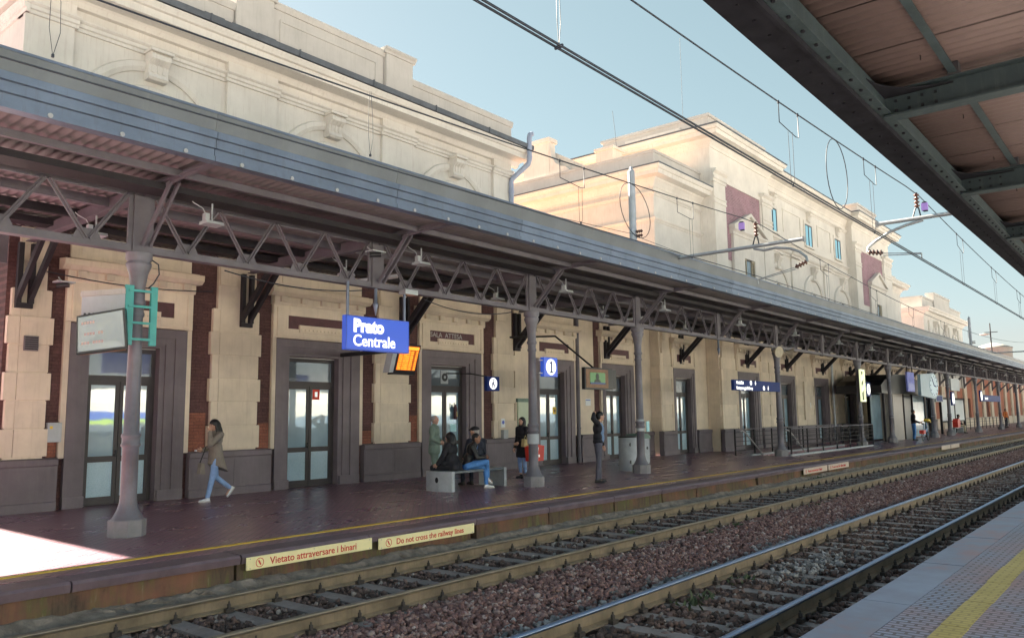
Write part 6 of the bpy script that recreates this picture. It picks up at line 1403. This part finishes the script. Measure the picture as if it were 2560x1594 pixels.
# 6 woman with red bag half hidden by the second column
J = stand(); J['elL'] = V3(.06, .25, 1.14); J['wrL'] = V3(.26, .14, 1.02); J['hdL'] = V3(.8, -.4, -.3); J['wrR'] = V3(.1, -.22, .86)
w6 = person((17.33, 14.0, 0), R(172), 'woman in a long black coat half hidden behind the second column', J, M['skinA'], M['blackcloth'], M['denim_light'], M['blackcloth'], M['hair'], .96, hp=R(-8), hairstyle='long', ankle_skin=True, coat=[(.0, 0, .12, .165, 1.20, 1.20), (0, 0, .14, .18, 1.0, 1.0), (-.02, 0, .18, .21, .8, .78), (-.04, 0, .215, .225, .60, .56)])
p = V3(17.36, 13.60, .48); t = E('shopping_bag', p, 'bright red shopping bag with white marks carried at the second column', 'bag')
MB().prof([(p.x-.27, p.z), (p.x+.27, p.z), (p.x+.31, p.z+.40), (p.x+.1, p.z+.43), (p.x-.1, p.z+.43), (p.x-.31, p.z+.40)], p.y-.10, p.y+.10, 'y').build('pouch', M['red'], t, bevel=.03); MB().tube([(p.x-.16, p.y, p.z+.40), (p.x-.10, p.y, p.z+.60), (p.x, p.y, p.z+.66), (p.x+.10, p.y, p.z+.60), (p.x+.16, p.y, p.z+.40)], .014, 6).build('handle', M['red'], t)
b = MB()
for i in range(6): b.box(p.x-.22+i*.055, p.y-.106, p.z+.10+random.uniform(-.01, .02), p.x-.185+i*.055, p.y-.1, p.z+.17)
b.prof([(p.x-.06, p.z+.24), (p.x+.02, p.z+.24), (p.x+.05, p.z+.36), (p.x-.02, p.z+.38)], p.y-.106, p.y-.1, 'y'); b.build('print', M['glowprint'], t, kind='stuff')
p = V3(17.12, 13.72, 1.0); t = E('handbag', p, 'straw coloured handbag on the arm of the woman in the long black coat', 'handbag'); MB().prof([(p.x-.14, p.z-.13), (p.x+.12, p.z-.15), (p.x+.09, p.z+.06), (p.x-.10, p.z+.08)], p.y-.05, p.y+.05, 'y').build('pouch', M['straw'], t, bevel=.025); MB().tube([(p.x-.08, p.y, p.z+.05), (p.x, p.y, p.z+.17), (p.x+.08, p.y, p.z+.05)], .010, 6).build('handle', M['straw'], t)
# 7 man with one hand behind his head
J = stand(); J['hipL'] = V3(0, .09, .93); J['anL'] = V3(.05, .17, .085); J['knL'] = V3(.04, .14, .50); J['anR'] = V3(-.06, -.15, .085); J['knR'] = V3(-.01, -.12, .50)
J['head'] = V3(.07, 0, 1.615); J['elR'] = V3(-.15, -.30, 1.55); J['wrR'] = V3(-.10, -.09, 1.685); J['hdR'] = V3(.55, .8, .12); J['shR'] = V3(-.03, -.175, 1.45); J['toL'] = V3(1, .3, 0); J['toR'] = V3(.8, -.6, 0)
J['elL'] = V3(.04, .24, 1.14); J['wrL'] = V3(.16, .25, .90); J['hdL'] = V3(.3, 0, -1)
w7 = person((17.25, 11.45, 0), R(-48), 'man in dark jacket and grey trousers standing with a hand behind his head', J, M['skinA'], M['blackcloth'], M['greycloth'], M['sole'], M['hair'], 1.035, hy=R(14), hairstyle='short')
f = Fig(); f.e(J['chest']+V3(.045, -.03, .0), (.112, .095, .19)); f.e(V3(.05, -.03, 1.08), (.108, .095, .16)); f.c(V3(.08, -.02, 1.02), .06, V3(.07, -.02, 1.40), .05); f.bake('shirt', M['shirt'], w7, .010, 3)
f = Fig(); f.e(V3(0, 0, 1.0), (.125, .172, .022)); f.bake('belt', M['leather'], w7, .010, 1)
# far figures
J = stand(); J['wrL'] = V3(.28, .15, 1.0); J['wrR'] = V3(.28, -.15, 1.0); J['hdL'] = V3(1, 0, 0); J['hdR'] = V3(1, 0, 0)
w8 = person((51.6, 12.0, 0), R(-60), 'distant person in black standing behind the pale blue bicycle', J, M['skinB'], M['blackcloth'], M['denim'], M['sole'], M['hair'], 1.03, vox=.014, face=False)
J = sit(); w9 = person((69.0, 12.95, 0), R(-70), 'distant seated person in dark jacket and beige trousers at the shelter', J, M['skinB'], M['blackcloth'], M['hazecream'], M['sole'], M['hair'], 1.05, vox=.014, face=False)
J = stand(); w10 = person((92, 13.0, 0), R(-120), 'very distant person in an orange top near the far railing', J, M['skinA'], M['orange_cloth'], M['navycloth'], M['sole'], M['hair'], 1.05, vox=.016, face=False)
t = E('backpack', (67.9, 12.8, .46), 'dark pink rucksack on the far bench beside the seated person', 'bag'); MB().prof([(67.5, .46), (68.4, .46), (68.45, .9), (68.2, 1.1), (67.7, 1.1), (67.45, .9)], 12.65, 13.0, 'y').build('pouch', M['plaque'] if 0 else M['red'], t, bevel=.05)
# folding bicycle
bx, by = 50.9, 11.25; t = E('bicycle', (bx, by, 0), 'pale blue folding bicycle with small wheels standing near the platform edge', 'bicycle')
for x in (bx-.62, bx+.62):
    q = MB(); n = 24; q.tube([(x+.25*math.cos(2*math.pi*i/n), by, .27+.25*math.sin(2*math.pi*i/n)) for i in range(n+1)], .022, 8, False); w = q.build('wheel', M['rubber'], t)
    q = MB()
    for i in range(10): q.tube([(x, by, .27), (x+.24*math.cos(.6283*i), by, .27+.24*math.sin(.6283*i))], .005, 4)
    q.tube([(x, by-.04, .27), (x, by+.04, .27)], .025, 8); q.build('spokes', M['alu'], w)
MB().tube([(bx+.62, by, .27), (bx+.46, by, .80), (bx+.42, by, 1.08)], .026, 8).tube([(bx+.47, by, .70), (bx-.12, by, .38)], .034, 8).tube([(bx-.12, by, .38), (bx-.62, by, .27)], .022, 8).tube([(bx-.12, by, .36), (bx-.30, by, .95)], .024, 8).build('frame', M['bike'], t)
MB().tube([(bx+.42, by-.26, 1.10), (bx+.42, by+.26, 1.10)], .016, 8).build('handlebar', M['black'], t); MB().prof([(bx-.46, .95), (bx-.18, .97), (bx-.2, 1.01), (bx-.44, 1.02)], by-.07, by+.07, 'y').build('saddle', M['black'], t)
MB().box(bx-.85, by-.12, .42, bx-.42, by+.12, .62).build('rear_bag', M['red'], t); MB().prof([(bx+.35, 1.12), (bx+.95, 1.02), (bx+1.0, 1.14), (bx+.5, 1.26)], by-.13, by+.13, 'y').build('front_bundle', M['yellow'], t)
MB().lathe((bx-.62, by-.05, .27), [(.08, 0), (.08, .01)], 12).build('hub_cover', M['alu'], t)
